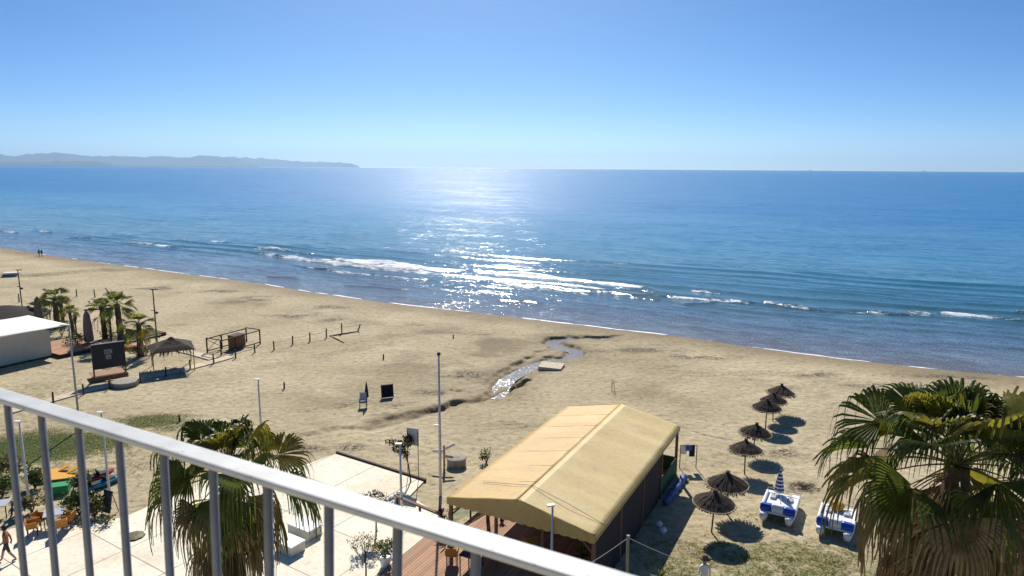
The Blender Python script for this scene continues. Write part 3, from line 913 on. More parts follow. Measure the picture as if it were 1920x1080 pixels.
# scalloped gable valances and eaves flounces
def valance(v, thick):
    mb = MB(); n = 72; top = []; bot = []
    for i in range(n + 1):
        u = TW * i / n
        zt = TZ + (RIDGE - TZ) * (1 - abs(u - TW / 2) / (TW / 2)) + .015
        zb = TZ - 0.27 - 0.055 * abs(math.sin(math.pi * i / 4.0))
        top.append((u, zt)); bot.append((u, zb))
    for i in range(n):
        for dv, flip in ((0, 0), (thick, 1)):
            q = [(bot[i][0], v + dv, bot[i][1]), (bot[i + 1][0], v + dv, bot[i + 1][1]), (top[i + 1][0], v + dv, top[i + 1][1]), (top[i][0], v + dv, top[i][1])]
            mb.quad(*(q[::-1] if flip else q))
    return mb
part(valance(-0.03, .012), 'gable_valance', M_CANVAS, pav); part(valance(TL + .02, .012), 'gable_valance', M_CANVAS, pav)
for u in (-0.012, TW + .012):
    part(MB().box((u, TL / 2, TZ - .11), (.014, TL, .24)), 'eaves_valance', M_CANVAS, pav)
for u in (0.12, TW - .12):
    for v in (0.15, 3.6, 7.1, 10.5, TL - .15):
        part(MB().box((u, v, (TZ - .05) / 2), (.14, .14, TZ - .05)), 'post', M_WOOD, pav)
for u in (2.5, 4.8):
    for v in (0.15, TL - .15):
        part(MB().box((u, v, TZ / 2), (.12, .12, TZ + .2)), 'post', M_WOOD, pav)
for u in (0.12, TW - .12):
    part(MB().box((u, TL / 2, TZ - .1), (.09, TL - .3, .12)), 'beam', M_DWOOD, pav)
for v in (.15, 3.6, 7.1, 10.5, TL - .15):
    part(MB().box((TW / 2, v, TZ - .14), (TW - .4, .09, .1)), 'beam', M_DWOOD, pav)
for u, s_ in ((0.12, 1), (TW - .12, -1)):
    part(MB().tube([(u, .15, TZ - .9), (u + s_ * .75, .15, TZ - .12)], .05, 6), 'brace', M_WOOD, pav)
# dark roll-down screens of the right side and the back half of the left side
for v0, v1 in ((0.25, 3.5), (3.7, 7.0), (7.2, 10.1)):
    part(MB().box((TW - .10, (v0 + v1) / 2, 1.42), (.03, v1 - v0, 2.75)), 'screen', M_WALLD, pav)
for v0, v1 in ((7.2, 10.4), (10.6, 13.7)):
    part(MB().box((0.10, (v0 + v1) / 2, 1.42), (.03, v1 - v0, 2.75)), 'screen', M_WALLD, pav)
part(MB().box((4.9, 6.0, 1.42), (4.3, .05, 2.75)), 'screen', M_WALLD, pav)
part(MB().box((TW - .08, 12.1, .62), (.025, 3.5, 1.05)), 'net_panel', M_NET, pav)
part(MB().box((TW / 2 + 1.6, TL - .1, .62), (3.6, .025, 1.05)), 'net_panel', M_NET, pav)
mb = MB(); mb.tube([(TW - .08, 10.4, 1.18), (TW - .08, TL - .1, 1.18)], .04, 6); part(mb, 'handrail', M_DWOOD, pav)
mb = MB(); mb.tube([(TW - .08, 10.6, .2), (TW - 1.2, TL - .1, 1.9)], .03, 6); part(mb, 'brace', M_DWOOD, pav)

# deck boards: pavilion floor and the terrace in front of it
deck = thing('timber_deck', 'brown plank deck under and in front of the yellow pavilion', 'deck', (tA[0], tA[1], 0), TANG)
DZ = 0.26
pw = 0.145
def planks(u0, u1, v0, v1):
    L_ = v1 - v0
    me = MB().box((0, 0, 0), (pw - .012, L_, .035)).mesh('plank', M_DECK)
    k = 0
    while u0 + (k + 1) * pw <= u1:
        link('plank', me, deck, (u0 + (k + .5) * pw, (v0 + v1) / 2, DZ - .018 + rnd.uniform(-.003, .003))); k += 1
planks(-0.75, 7.2, 2.6, 14.0)
planks(-1.75, 7.2, -4.2, 2.585)
for v in (-4.0, -1.0, 2.4):
    part(MB().box((2.7, v, .11), (8.8, .1, .22)), 'joist', M_DWOOD, deck)
for v in (6, 10, 13.8):
    part(MB().box((3.2, v, .11), (7.8, .1, .22)), 'joist', M_DWOOD, deck)
part(MB().box((-1.78, -.8, .12), (.03, 6.8, .25)), 'fascia', M_DWOOD, deck)

def tent_pt(u, v, z=0.0):
    return Vector((tA[0] + uu[0] * u - uu[1] * v, tA[1] + uu[1] * u + uu[0] * v, z))

# glass balustrade on the deck corner
gb = thing('glass_balustrade', 'low glass balustrade with dark posts at the corner of the plank deck', 'balustrade', tent_pt(-1.25, 2.1), TANG)
for x, y in ((0, 0), (0.28, 1.6), (0.55, 3.0)):
    part(MB().box((x, y, .52), (.07, .07, 1.0)), 'post', M_DWOOD, gb)
for (x0, y0), (x1, y1) in (((0, 0), (.28, 1.6)), ((.28, 1.6), (.55, 3.0))):
    a = math.atan2(y1 - y0, x1 - x0); l = math.hypot(x1 - x0, y1 - y0)
    part(MB().box(((x0 + x1) / 2, (y0 + y1) / 2, .62), (l - .12, .012, .66), a), 'glass_pane', M_GLASS, gb)
    part(MB().box(((x0 + x1) / 2, (y0 + y1) / 2, 1.045), (l + .02, .07, .045), a), 'handrail', M_DWOOD, gb)
bm0 = G(742, 930, .9); bm1 = G(835, 968, .9)
br = thing('timber_rail', 'brown timber handrail on short posts beside the signboard', 'handrail', (bm0[0], bm0[1], PZ), math.atan2(bm1[1] - bm0[1], bm1[0] - bm0[0]))
bl = math.hypot(bm1[0] - bm0[0], bm1[1] - bm0[1])
part(MB().box((bl / 2, 0, .8), (bl, .16, .09)), 'beam', M_WOOD, br)
for x in (.1, bl / 2, bl - .1):
    part(MB().box((x, 0, .378), (.09, .09, .756)), 'post', M_DWOOD, br)

# ---- thatched parasols
def parasol_proto(seed, rag):
    r = thing('thatched_parasol', '', 'parasol', group='thatched parasols on the sand')
    part(MB().tube([(0, 0, -.15), (0.01, 0, 1.0), (0, 0, 2.15)], [.045, .042, .035], 8), 'pole', M_DWOOD, r, True)
    mb = MB()
    mb.lathe([(1.00, 1.66), (1.04, 1.72), (0.55, 2.02), (0.10, 2.26), (0.02, 2.28), (0.0, 2.2), (0.5, 1.95)], 28)
    q = random.Random(seed)
    for layer, (ra, za, rb, zb, cnt) in enumerate(((1.13, 1.64, .62, 1.99, 150), (0.80, 1.90, .32, 2.16, 110), (.48, 2.10, .05, 2.31, 70))):
        for k in range(cnt):
            t = 2 * math.pi * (k + q.random()) / cnt
            e = q.uniform(-.06, .05 + rag); dz = q.uniform(-.05 - rag, .015)
            wd = q.uniform(.02, .045); t2 = t + q.uniform(-.05, .05)
            def pt(rr, z, off):
                return (rr * math.cos(t2) - off * math.sin(t2), rr * math.sin(t2) + off * math.cos(t2), z)
            lift = q.uniform(.005, .03)
            a0 = pt(rb, zb + lift, -wd); a1 = pt(rb, zb + lift, wd); b0 = pt(ra + e, za + dz + lift, -wd * .7); b1 = pt(ra + e, za + dz + lift, wd * .7)
            mb.quad(b0, b1, a1, a0)
    part(mb, 'thatch', M_THATCH, r)
    mb = MB()
    ring = [(1.10 * math.cos(2 * math.pi * k / 32), 1.10 * math.sin(2 * math.pi * k / 32), 1.702 + .012 * math.sin(k * 2.2)) for k in range(33)]
    mb.tube(ring, .022, 6, False)
    part(mb, 'rim_rope', M_ROPE, r)
    mb = MB().lathe([(0.10, 2.22), (.13, 2.30), (.10, 2.38), (.13, 2.45), (.05, 2.47)], 9)
    part(mb, 'topknot', M_THATCH, r)
    for k in range(6):
        t = k * math.pi / 3
        part(MB().tube([(0, 0, 2.14), (1.0 * math.cos(t), 1.0 * math.sin(t), 1.66)], .018, 5), 'rib', M_DWOOD, r)
    return r
um = [((1334, 998), 'nearest thatched parasol on the grass, beside the pavilion shadow', .95, .03), ((1362, 962), 'thatched parasol second from the front, half hidden by the nearest one', .97, -.02),
      ((1396, 889), 'thatched parasol with loose pale straws, third from the front', .90, .04), ((1411, 854), 'thatched parasol fourth from the front, tilted towards the sea', .90, -.05),
      ((1435, 804), 'thatched parasol in the middle of the far row, on a straight bare pole', .92, .02), ((1449, 789), 'flat-topped thatched parasol second from the far end of the row', .88, -.03),
      ((1460, 774), 'farthest thatched parasol of the row, nearest the sea', .92, .05)]
protos_p = [parasol_proto(3, .0), parasol_proto(8, .10), parasol_proto(14, .05)]
for i, (px, lab, sc, tilt) in enumerate(um):
    g = P(*px)
    o = protos_p[i] if i < 3 else copy_tree(protos_p[(0, 0, 0, 1, 0, 2, 1)[i]], g, i * 1.3, lab)
    o.location = g; o['label'] = lab; o.scale = (sc, sc, sc); o.rotation_euler = (tilt, tilt * .7, i * 1.3)

# ---- pedal boats
def hull(mb, cx, L_, w, h, zb):
    secs = 13; rings = []
    for i in range(secs):
        t = i / (secs - 1); y = (t - .5) * L_
        k = min(1, 0.35 + 1.6 * math.sin(math.pi * min(max(t, .02), .98)) ** .7) if t > .5 else min(1, .72 + .9 * t)
        lift = .22 * max(0, (t - .72) / .28) ** 2 + .10 * max(0, (.12 - t) / .12)
        ww = w * k / 2
        rings.append([(cx - ww, y, zb + h), (cx - ww * .98, y, zb + h * .55 + lift * .3), (cx - ww * .55, y, zb + lift * .8), (cx, y, zb - .02 + lift), (cx + ww * .55, y, zb + lift * .8), (cx + ww * .98, y, zb + h * .55 + lift * .3), (cx + ww, y, zb + h)])
    o = len(mb.v)
    for r_ in rings: mb.v.extend(r_)
    n = 7
    for i in range(secs - 1):
        for k in range(n - 1):
            mb.f.append((o + i * n + k, o + (i + 1) * n + k, o + (i + 1) * n + k + 1, o + i * n + k + 1))
        mb.f.append((o + i * n + n - 1, o + (i + 1) * n + n - 1, o + (i + 1) * n, o + i * n))
    mb.f.append(tuple(o + k for k in range(n))); e = o + (secs - 1) * n; mb.f.append(tuple(e + k for k in range(n))[::-1])

def pedal_boat(label, loc, rz):
    r = thing('pedal_boat', label, 'pedal boat', loc, rz, 'pedal boats drawn up on the grass')
    for cx in (-.62, .62):
        mb = MB(); hull(mb, cx, 3.0, .50, .42, .10); part(mb, 'float', M_WPLAST, r, True)
    mb = MB()
    mb.box((0, .05, .50), (1.74, 2.5, .10)); part(mb, 'deck', M_WPLAST, r)
    # moulded end towards -y: seat backs in blue, white centre
    for cx, mat, nm in ((-.58, M_BLUE, 'seat'), (.58, M_BLUE, 'seat'), (0, M_WPLAST, 'engine_cover')):
        mb = MB()
        wdt = .54 if nm == 'seat' else .58
        prof = [(-1.12, .50), (-1.14, .66), (-1.02, .86), (-.86, .88), (-.74, .70), (-.30, .62), (-.22, .56)]
        for s_ in (-1, 1):
            for y, z in prof: mb.v.append((cx + s_ * wdt / 2, y, z + (.05 if nm != 'seat' else 0)))
        n = len(prof)
        mb.f = [(i, i + 1, n + i + 1, n + i) for i in range(n - 1)] + [tuple(range(n))[::-1], tuple(range(n, 2 * n))]
        part(mb, nm, mat, r)
    for s_ in (-1, 1):
        part(MB().box((s_ * .80, .25, .62), (.14, 1.9, .16)), 'side_tank', M_WPLAST, r)
        part(MB().box((s_ * .42, .55, .60), (.30, .42, .12)), 'footwell', M_GREYPL, r)
        mb = MB(); mb.tube([(s_ * .42 - .14, .75, .72), (s_ * .42 + .14, .75, .72)], .022, 6); mb.tube([(s_ * .42, .75, .6), (s_ * .42, .75, .72)], .02, 6); part(mb, 'pedal', M_GREYPL, r)
    part(MB().tube([(0, .1, .55), (0, .02, .95)], .018, 6), 'steering_lever', M_GREYPL, r)
    mb = MB(); mb.tube([(-.84, 1.28, .55), (-.84, 1.28, .76), (.84, 1.28, .76), (.84, 1.28, .55)], .022, 6); part(mb, 'bow_rail', M_GREYPL, r)
    return r
def soften(r):
    for ch in r.children:
        if ch.name.split('.')[0] in ('deck', 'seat', 'engine_cover', 'side_tank', 'footwell'):
            bv = ch.modifiers.new('b', 'BEVEL'); bv.width = .05; bv.segments = 3; bv.limit_method = 'ANGLE'
def boat_at(a, b, label):
    """a: rear centre pixel, b: front centre pixel (both on the ground)"""
    p, q = P(*a), P(*b); c = (p + q) / 2
    return pedal_boat(label, c, math.atan2(q.y - p.y, q.x - p.x) - math.pi / 2), c
b1, c1 = boat_at((1452, 990), (1470, 938), 'blue and white pedal boat carrying a striped folded parasol')
b2, c2 = boat_at((1560, 1020), (1574, 962), 'white pedal boat with blue seats half hidden by the right palm')
soften(b1); soften(b2)
# striped folded parasol stuck in the first boat
m, nt, b = new_mat('stripes')
t = nt.nodes.new('ShaderNodeTexCoord'); s_ = nt.nodes.new('ShaderNodeSeparateXYZ'); nt.links.new(t.outputs['Object'], s_.inputs[0])
fr = mathn(nt, 'FRACT', mathn(nt, 'MULTIPLY', s_.outputs['Z'], 5.0))
nt.links.new(mixc(nt, mathn(nt, 'GREATER_THAN', fr, .5), (0.75, .75, .75), (.02, .03, .13)), b.inputs['Base Color'])
b.inputs['Roughness'].default_value = .85
g = P(1459, 945)
sp2 = thing('folded_parasol', 'folded parasol with navy and white stripes standing on the pedal boat', 'parasol', (g.x, g.y, .56))
part(MB().tube([(0, 0, 0), (0, 0, 1.5)], .02, 6), 'pole', M_WPLAST, sp2)
mb = MB()
prof = [(.20, .18), (.22, .26), (.17, .7), (.10, 1.15), (.035, 1.42), (.01, 1.46)]
mb.lathe(prof, 16)
mb.v = [(x * (1 + .22 * math.cos(8 * math.atan2(y, x))), y * (1 + .22 * math.cos(8 * math.atan2(y, x))), z) for x, y, z in mb.v]
part(mb, 'canopy', m, sp2)
# yellow tarpaulin heap on the second boat
g2 = b2.matrix_basis @ Vector((-.1, .95, .68))
mb = MB().lathe([(.02, -.1), (.30, -.08), (.34, .06), (.22, .26), (.05, .34)], 10)
mb.v = [(x * (1 + .3 * math.sin(5 * x + 9 * y)), y * (1 + .25 * math.cos(7 * y)), z) for x, y, z in mb.v]
single(mb, 'life_vest_heap', M_YELLOW, 'yellow heap of life vests on the pedal boat under the palm', 'life vests', g2)

# ---- lamp posts and poles
LH = 4.7
def lamp_post(tp, h, label, rz=0.0, zb=0.0, r0=.06):
    g = G(tp[0], tp[1], h); z = zb
    o = thing('lamp_post', label, 'lamp post', (g[0], g[1], z), rz, 'white lamp posts of the promenade')
    part(MB().tube([(0, 0, -.1), (0, 0, 1.2), (0, 0, h - z)], [r0 * 1.25, r0 * 1.1, r0 * .75], 10), 'post', M_POLE, o, True)
    part(MB().lathe([(r0 * 2.4, 0.0), (r0 * 2.4, .04), (r0 * 1.5, .07)], 12, (0, 0, .002)), 'base_plate', M_POLE, o)
    hd = part(MB().box((-.08, 0, h - z + .03), (.34, .18, .06)), 'lamp_head', M_WHITE, o)
    part(MB().box((-.16, 0, h - z - .008), (.16, .13, .014)), 'diffuser', M_GREYPL, hd)
    return o
lamp_post((484, 712), LH, 'white lamp post rising behind the crown of the left palm')
lamp_post((36, 791), LH, 'white lamp post seen between the two leftmost railing bars')
lamp_post((190, 774), LH, 'white lamp post beside the dark freestanding board on the turf')
lamp_post((750, 833), 3.9, 'slim white lamp post beside the red-leaved young tree', zb=PZ)
lamp_post((1036, 948), 4.0, 'white lamp post in front of the pavilion gable', R(15), zb=DZ + .005)
gpl = G(150, 806, 0); hp = top_h(gpl, 130, 610)
tp_ = thing('lamp_post', 'tall grey lamp post beside the dark billboard', 'lamp post', (gpl[0], gpl[1], 0), 0, 'white lamp posts of the promenade')
part(MB().tube([(0, 0, -.1), (0, 0, hp * .7), (0, 0, hp)], [.07, .06, .06], 10), 'post', M_GREYPL, tp_, True)
part(MB().box((-.25, 0, hp + .03), (.6, .24, .08)), 'lamp_head', M_WHITE, tp_)
gf = P(826, 930); hf = top_h(gf, 823, 668)
fp = thing('flagpole', 'tall bare grey mast with a small ball at its top', 'mast', gf)
part(MB().tube([(0, 0, -.2), (0, 0, 3.2), (0, 0, hf)], [.085, .075, .05], 10), 'mast', M_POLE, fp, True)
part(MB().lathe([(.02, 0), (.09, .05), (.11, .11), (.08, .18), (.02, .21)], 12, (0, 0, hf)), 'finial', M_BLACK, fp)
hb = top_h(gf, 820, 798)
part(MB().box((-.12, 0, hb), (.34, .14, .07)), 'bracket', M_WHITE, fp)
def dark_mast(bpx, tpx, label):
    g = P(*bpx); h = top_h(g, *tpx) - g.z
    o = thing('floodlight_mast', label, 'floodlight mast', g, 0, 'floodlight masts on the beach')
    part(MB().tube([(0, 0, -.2), (0, 0, h)], [.07, .055], 8), 'mast', M_BLACK, o, True)
    part(MB().box((.12, 0, h), (.75, .08, .08)), 'crossbar', M_BLACK, o)
    part(MB().box((-.12, 0, h * .62), (.5, .06, .06)), 'crossbar', M_BLACK, o)
    part(MB().lathe([(.05, -.12), (.16, -.06), (.17, .08), (.05, .14)], 10, (.24, -.05, h * .58)), 'floodlight', M_BLACK, o)
dark_mast((295, 645), (290, 543), 'dark floodlight mast beside the thatched square shelter')
dark_mast((43, 588), (35, 506), 'dark floodlight mast beside the concrete slab far left on the beach')
# timber post with wires
gw = G(1178, 1004, 3.05)
wp_ = thing('timber_post', 'pale timber post with wires strung to both sides', 'post', (gw[0], gw[1], 0))
part(MB().tube([(0, 0, -.2), (0, 0, 3.05)], [.075, .06], 10), 'post', M_POST, wp_, True)
part(MB().tube([(0, 0, 2.96), (0, 0, 3.055)], [.072, .072], 10), 'cap', M_CONC, wp_)
def wire(a, b, sag, r, mat, label):
    a, b = Vector(a), Vector(b)
    mb = MB(); mb.tube([a.lerp(b, t) - Vector((0, 0, sag * 4 * t * (1 - t))) for t in np.linspace(0, 1, 15)], r, 5)
    single(mb, 'wire', mat, label, 'wire')
top = Vector((gw[0], gw[1], 2.95))
wire(top, Vector(G(1080, 1072, 2.3)), .05, .014, M_WIREL, 'pale wire running left from the timber post')
wire(top, Vector(G(1268, 1048, 1.4)), .03, .014, M_WIREL, 'pale wire running right from the timber post to the grass')
mb = MB(); mb.tube([tent_pt(.9, 1.75, TZ + .9 / (TW / 2) * .75 + .05), tent_pt(TW / 2, 1.45, RIDGE + .07), tent_pt(TW / 2 + 1.8, 1.25, RIDGE - .25), tent_pt(TW + .03, 1.05, TZ + .03)], .011, 5)
single(mb, 'wire', M_WIRE, 'dark cable lying across the pavilion roof', 'wire')
wire(tent_pt(TW, TL, TZ), Vector(G(1385, 826, 2.4)), .15, .010, M_WIRE, 'thin dark wire leaving the far right corner of the pavilion')

# ---- signboard on two thin legs, seen from behind
sb = P(775, 898); sh_ = 3.05
sg = thing('signboard', 'pale grey signboard on two thin dark legs by the paving', 'signboard', (sb.x, sb.y, sb.z), R(-18))
for x in (-.34, .34):
    part(MB().tube([(x, 0, -.1), (x, 0, sh_ - .1)], .022, 6), 'leg', M_BLACK, sg)
part(MB().box((0, .03, sh_ - .45), (.74, .035, 1.05)), 'panel', M_SIGN, sg)
# ---- wooden signpost with arrow boards beside the well
g = P(833, 880)
ps = thing('signpost', 'wooden signpost with white arrow boards beside the mast', 'signpost', g, .3)
part(MB().tube([(0, 0, -.1), (0, 0, 1.55)], .07, 7), 'post', M_POST, ps)
for k, (zz, a, l, mat) in enumerate(((1.35, .2, .62, M_WHITE), (1.12, 2.6, .7, M_WHITE), (.9, -.4, .5, M_POST))):
    mb = MB(); h2 = .09
    pl = [(0.02, -h2), (l, -h2), (l + .14, 0), (l, h2), (0.02, h2)]
    for y in (-.015, .015):
        for x, z in pl: mb.v.append((x, y, z))
    mb.f = [tuple(range(5)), tuple(range(5, 10))[::-1]] + [(i, i + 5, (i + 1) % 5 + 5, (i + 1) % 5) for i in range(5)]
    part(mb, 'arrow_board', mat, ps, loc=(.09 * math.sin(a), -.09 * math.cos(a), zz), rot=(0, -.25 if k == 0 else .1, a))
# ---- concrete manholes
def well(px, rad, h, label):
    g = P(*px)
    o = thing('concrete_well', label, 'well', g, .3, 'round concrete wells')
    part(MB().lathe([(rad, -.1), (rad, h), (rad * .98, h + .01)], 28), 'ring', M_CONC, o)
    part(MB().lathe([(rad * 1.06, h + .011), (rad * 1.06, h + .10), (rad * .95, h + .13), (rad * .5, h + .16), (rad * .3, h + .19), (0.02, h + .20)], 28), 'lid', M_CONCW if rad > 1 else M_CONC, o, False)
well((856, 872), .58, .42, 'round concrete well with a domed lid right of the mast')
well((236, 722), 1.0, .30, 'low round concrete well in front of the billboard')

# ---- palms
UP = Vector((0, 0, 1))
def fan_frond(az_, el, lp, rb, bend, q, nseg=26, spread=118, hang=0.35, ragged=0.0, fold=0.25, roll=.45):
    d0 = Vector((math.cos(az_) * math.cos(el), math.sin(az_) * math.cos(el), math.sin(el)))
    pts = [d0 * lp * t - UP * lp * bend * t * t for t in np.linspace(0, 1, 6)]
    pm = MB(); pm.tube(pts, [.030, .022, .018, .016, .014, .012], 5)
    base = pts[-1]; d = (pts[-1] - pts[-2]).normalized()
    s = d.cross(UP)
    s = s.normalized() if s.length > .05 else Vector((math.sin(az_), -math.cos(az_), 0))
    s = Quaternion(d, q.uniform(-roll, roll)) @ s
    n = s.cross(d).normalized()
    bm_ = MB()
    dl = R(spread) / nseg
    rad = [.05, .30, .60, .74, .86, .95, 1.04]
    for k in range(nseg):
        if q.random() < ragged: continue
        ph = -R(spread) + (k + .5) * 2 * dl
        lng = rb * (0.72 + .28 * math.cos(ph * .75)) * q.uniform(.92, 1.05)
        hg = hang * q.uniform(.5, 1.6)
        o = len(bm_.v)
        for j, rr in enumerate(rad):
            wf = dl if rr <= .6 else dl * .60 * max(0.02, (1.04 - rr) / .44) / rr
            for e in (-1, 0, 1):
                a = ph + e * wf * .98
                dr = d * math.cos(a) + s * math.sin(a)
                p = base + dr * (rr * lng)
                p += n * (fold * lng * rr * (abs(math.sin(a)) ** 1.5) + (.022 if e == 0 else -.012) * lng * min(1, rr * 2))
                p -= UP * (lng * .16 * rr * rr)
                if rr > .66: p -= UP * (hg * lng * ((rr - .66) / .38) ** 1.7) + dr * (hg * .5 * lng * ((rr - .66) / .38) ** 2 * .6)
                bm_.v.append(tuple(p))
        for j in range(len(rad) - 1):
            for e in range(2):
                bm_.f.append((o + j * 3 + e, o + j * 3 + e + 1, o + j * 3 + e + 4, o + j * 3 + e + 3))
    return bm_, pm

def palm(label, crown, base, seed, n_live, n_dead, lp, rb, r_tr=.17, nseg=26, group=None, boots=True, dead_el=(-82, -50), name='fan_palm', live_lo=-8, hang0=.12, hang1=.6, sprd=88):
    q = random.Random(seed)
    crown = Vector(crown); base = Vector(base)
    r = thing(name, label, 'palm tree', base, 0, group)
    top = crown - base
    mb = MB()
    nst = 18 if boots else 9
    pts, rads = [], []
    for i in range(nst + 1):
        t = i / nst
        pts.append(Vector((top.x * t ** 1.5, top.y * t ** 1.5, -.2 * (t == 0) + top.z * t)))
        rads.append(r_tr * (1.25 - .35 * t) * (1 + (.10 if i % 2 else -.04)))
    mb.tube(pts, rads, 10)
    part(mb, 'trunk', M_BARK, r)
    ga = math.pi * (3 - math.sqrt(5))
    for i in range(n_live):
        t = (i + .5) / n_live
        el = R(84 + (live_lo - 84) * t ** 1.1) + q.uniform(-.12, .12)
        az_ = i * ga + q.uniform(-.25, .25)
        l_ = lp * (0.62 + .43 * min(1, t * 1.8)) * q.uniform(.7, 1.25)
        b_, p_ = fan_frond(az_, el, l_, rb * q.uniform(.75, 1.15) * (.85 + .15 * min(1, t * 3)), (.03 if boots else .1) + .24 * t, q, nseg, spread=sprd * q.uniform(.75, 1.1), hang=(hang0 + hang1 * t) * q.uniform(.6, 1.5), fold=q.uniform(.05, .85), ragged=.05, roll=.8 if boots else .4)
        mat = M_FRONDY if (q.random() < .22) else (M_FRONDD if (t > .8 and boots and q.random() < .35) else M_FROND)
        f = part(b_, 'frond', mat, r, loc=top)
        part(p_, 'petiole', M_PETI, f)
    for i in range(n_dead):
        t = (i + .5) / max(1, n_dead)
        el = R(q.uniform(*dead_el)) if i % 5 < 3 or not boots else R(q.uniform(-55, -20)); az_ = i * ga + 1.0
        b_, p_ = fan_frond(az_, el, lp * q.uniform(.45, .95), rb * q.uniform(.75, 1.05), .25, q, nseg, spread=60, hang=.9, ragged=.25, fold=q.uniform(.2, .7))
        f = part(b_, 'dry_frond', M_FRONDD if q.random() < .8 else M_FRONDY, r, loc=top - Vector((0, 0, (.05 + .8 * t) if (i % 5 < 3 or not boots) else .1)))
        part(p_, 'petiole', M_PETI, f)
    return r

def at_depth(px, py, Yd):
    d = _ray(px, py); k = Yd / d[1]
    return Vector((d[0] * k, d[1] * k, CAMZ + d[2] * k))
c = at_depth(1797, 872, 14.0)
palm('big fan palm with drooping dry skirt at the right edge of the view', c, (c.x - .2, c.y + .1, 0), 11, 42, 36, 1.4, 1.3, .26, 30)
c = at_depth(1960, 905, 15.6)
palm('fan palm cut off by the right edge, behind the big one', c, (c.x + .3, c.y, 0), 23, 24, 22, 1.35, 1.3, .24, 28)
c = at_depth(428, 893, 17.0)
palm('fan palm growing up behind the balcony railing on the left', c, (c.x, c.y, PZ), 31, 32, 24, 1.15, 1.12, .26, 28)

small = [((108, 560), (108, 612), 'tallest fan palm of the beach club, left of the pergola beam'), ((75, 578), (76, 604), 'short fan palm behind the far taupe parasol'), ((124, 566), (119, 608), 'thin leaning fan palm beside the tallest one'),
         ((134, 585), (138, 628), 'slim fan palm with a pale green top beside the young banana plant'), ((196, 575), (198, 640), 'fan palm with yellowish crown left of the twin palm'),
         ((225, 571), (228, 645), 'fan palm with the broadest crown behind the billboard'), ((262, 607), (264, 668), 'separate fan palm right of the billboard')]
protos = []
for i, (cp, bp_, lab) in enumerate(small):
    g = P(*bp_); h = top_h(g, *cp)
    sc = (1.0, .72, .6, .62, .88, 1.05, .95)[i]
    palm(lab, (g.x + rnd.uniform(-.2, .2), g.y, h), g, 50 + i, int(15 + 6 * sc), 3, .85 * sc, 1.05 * sc, .26 * sc, 13, 'fan palms of the beach club', False, (-60, -35), live_lo=-12 if i != 6 else -40, hang0=.05, hang1=.15 if i != 6 else .4, sprd=75)

# ---- shrubs and potted plants
def leaf_cloud(mb, c, rad, n, size, q, flat=1.0):
    for _ in range(n):
        while True:
            p = Vector((q.uniform(-1, 1), q.uniform(-1, 1), q.uniform(-1, 1)))
            if .25 < p.length < 1: break
        p = Vector((p.x * rad[0], p.y * rad[1], p.z * rad[2])) + Vector(c)
        a = Vector((q.uniform(-1, 1), q.uniform(-1, 1), q.uniform(-.5, 1) * flat)).normalized(); b = a.orthogonal().normalized()
        b = Quaternion(a, q.uniform(0, 6.28)) @ b
        l = size * q.uniform(.6, 1.3); w = l * .38
        mid_ = p + b * l * .5; nn = a.cross(b) * w
        mb.add([p, mid_ + nn + a * .1 * l, p + b * l, mid_ - nn + a * .1 * l], [(0, 1, 2, 3)])

def shrub(label, loc, rad, n, size, seed, mat=None, name='shrub', stem_h=.12, group=None, clumps=5):
    q = random.Random(seed)
    r = thing(name, label, 'shrub', loc, 0, group)
    mb = MB()
    for k in range(clumps):
        t = q.uniform(0, 6.28); rr = q.uniform(0, .55)
        leaf_cloud(mb, (rad[0] * rr * math.cos(t), rad[1] * rr * math.sin(t), stem_h + rad[2] * q.uniform(.55, 1.1)), tuple(x * q.uniform(.45, .7) for x in rad), n // clumps, size, q)
    part(mb, 'foliage', mat or M_LEAF, r)
    mb = MB()
    for k in range(5):
        t = k * 1.3
        mb.tube([(0, 0, -.05), (rad[0] * .3 * math.cos(t), rad[1] * .3 * math.sin(t), stem_h + rad[2] * .7)], [.03, .012], 5)
    part(mb, 'stem', M_TRUNK, r)
    return r

def rosette(label, loc, n, ln, wd, mat, seed, name='yucca', stem=.1, lo=0.05, cat='yucca'):
    q = random.Random(seed)
    r = thing(name, label, cat, loc)
    for k in range(n):
        az_ = k * 2.4 + q.uniform(-.2, .2); el = R(q.uniform(lo * 57, 85)) if k > 3 else R(80)
        d = Vector((math.cos(az_) * math.cos(el), math.sin(az_) * math.cos(el), math.sin(el))); s = Vector((-math.sin(az_), math.cos(az_), 0)); l = ln * q.uniform(.75, 1.1)
        mb = MB(); o = 0
        for j, t in enumerate((0, .3, .6, .85, 1.0)):
            w = wd * (1 - t) ** .5 * (.6 + .8 * min(t * 3, 1)) * .5 + .002
            p = d * l * t - UP * l * .22 * t * t + Vector((0, 0, stem))
            mb.v += [tuple(p - s * w), tuple(p - UP * w * .3), tuple(p + s * w)]
            if j:
                mb.f += [(3 * j - 3, 3 * j - 2, 3 * j + 1, 3 * j), (3 * j - 2, 3 * j - 1, 3 * j + 2, 3 * j + 1)]
        part(mb, 'leaf', mat, r)
    part(MB().tube([(0, 0, -.05), (0, 0, stem + .05)], [.09, .07], 7), 'stem', M_TRUNK, r)
    return r

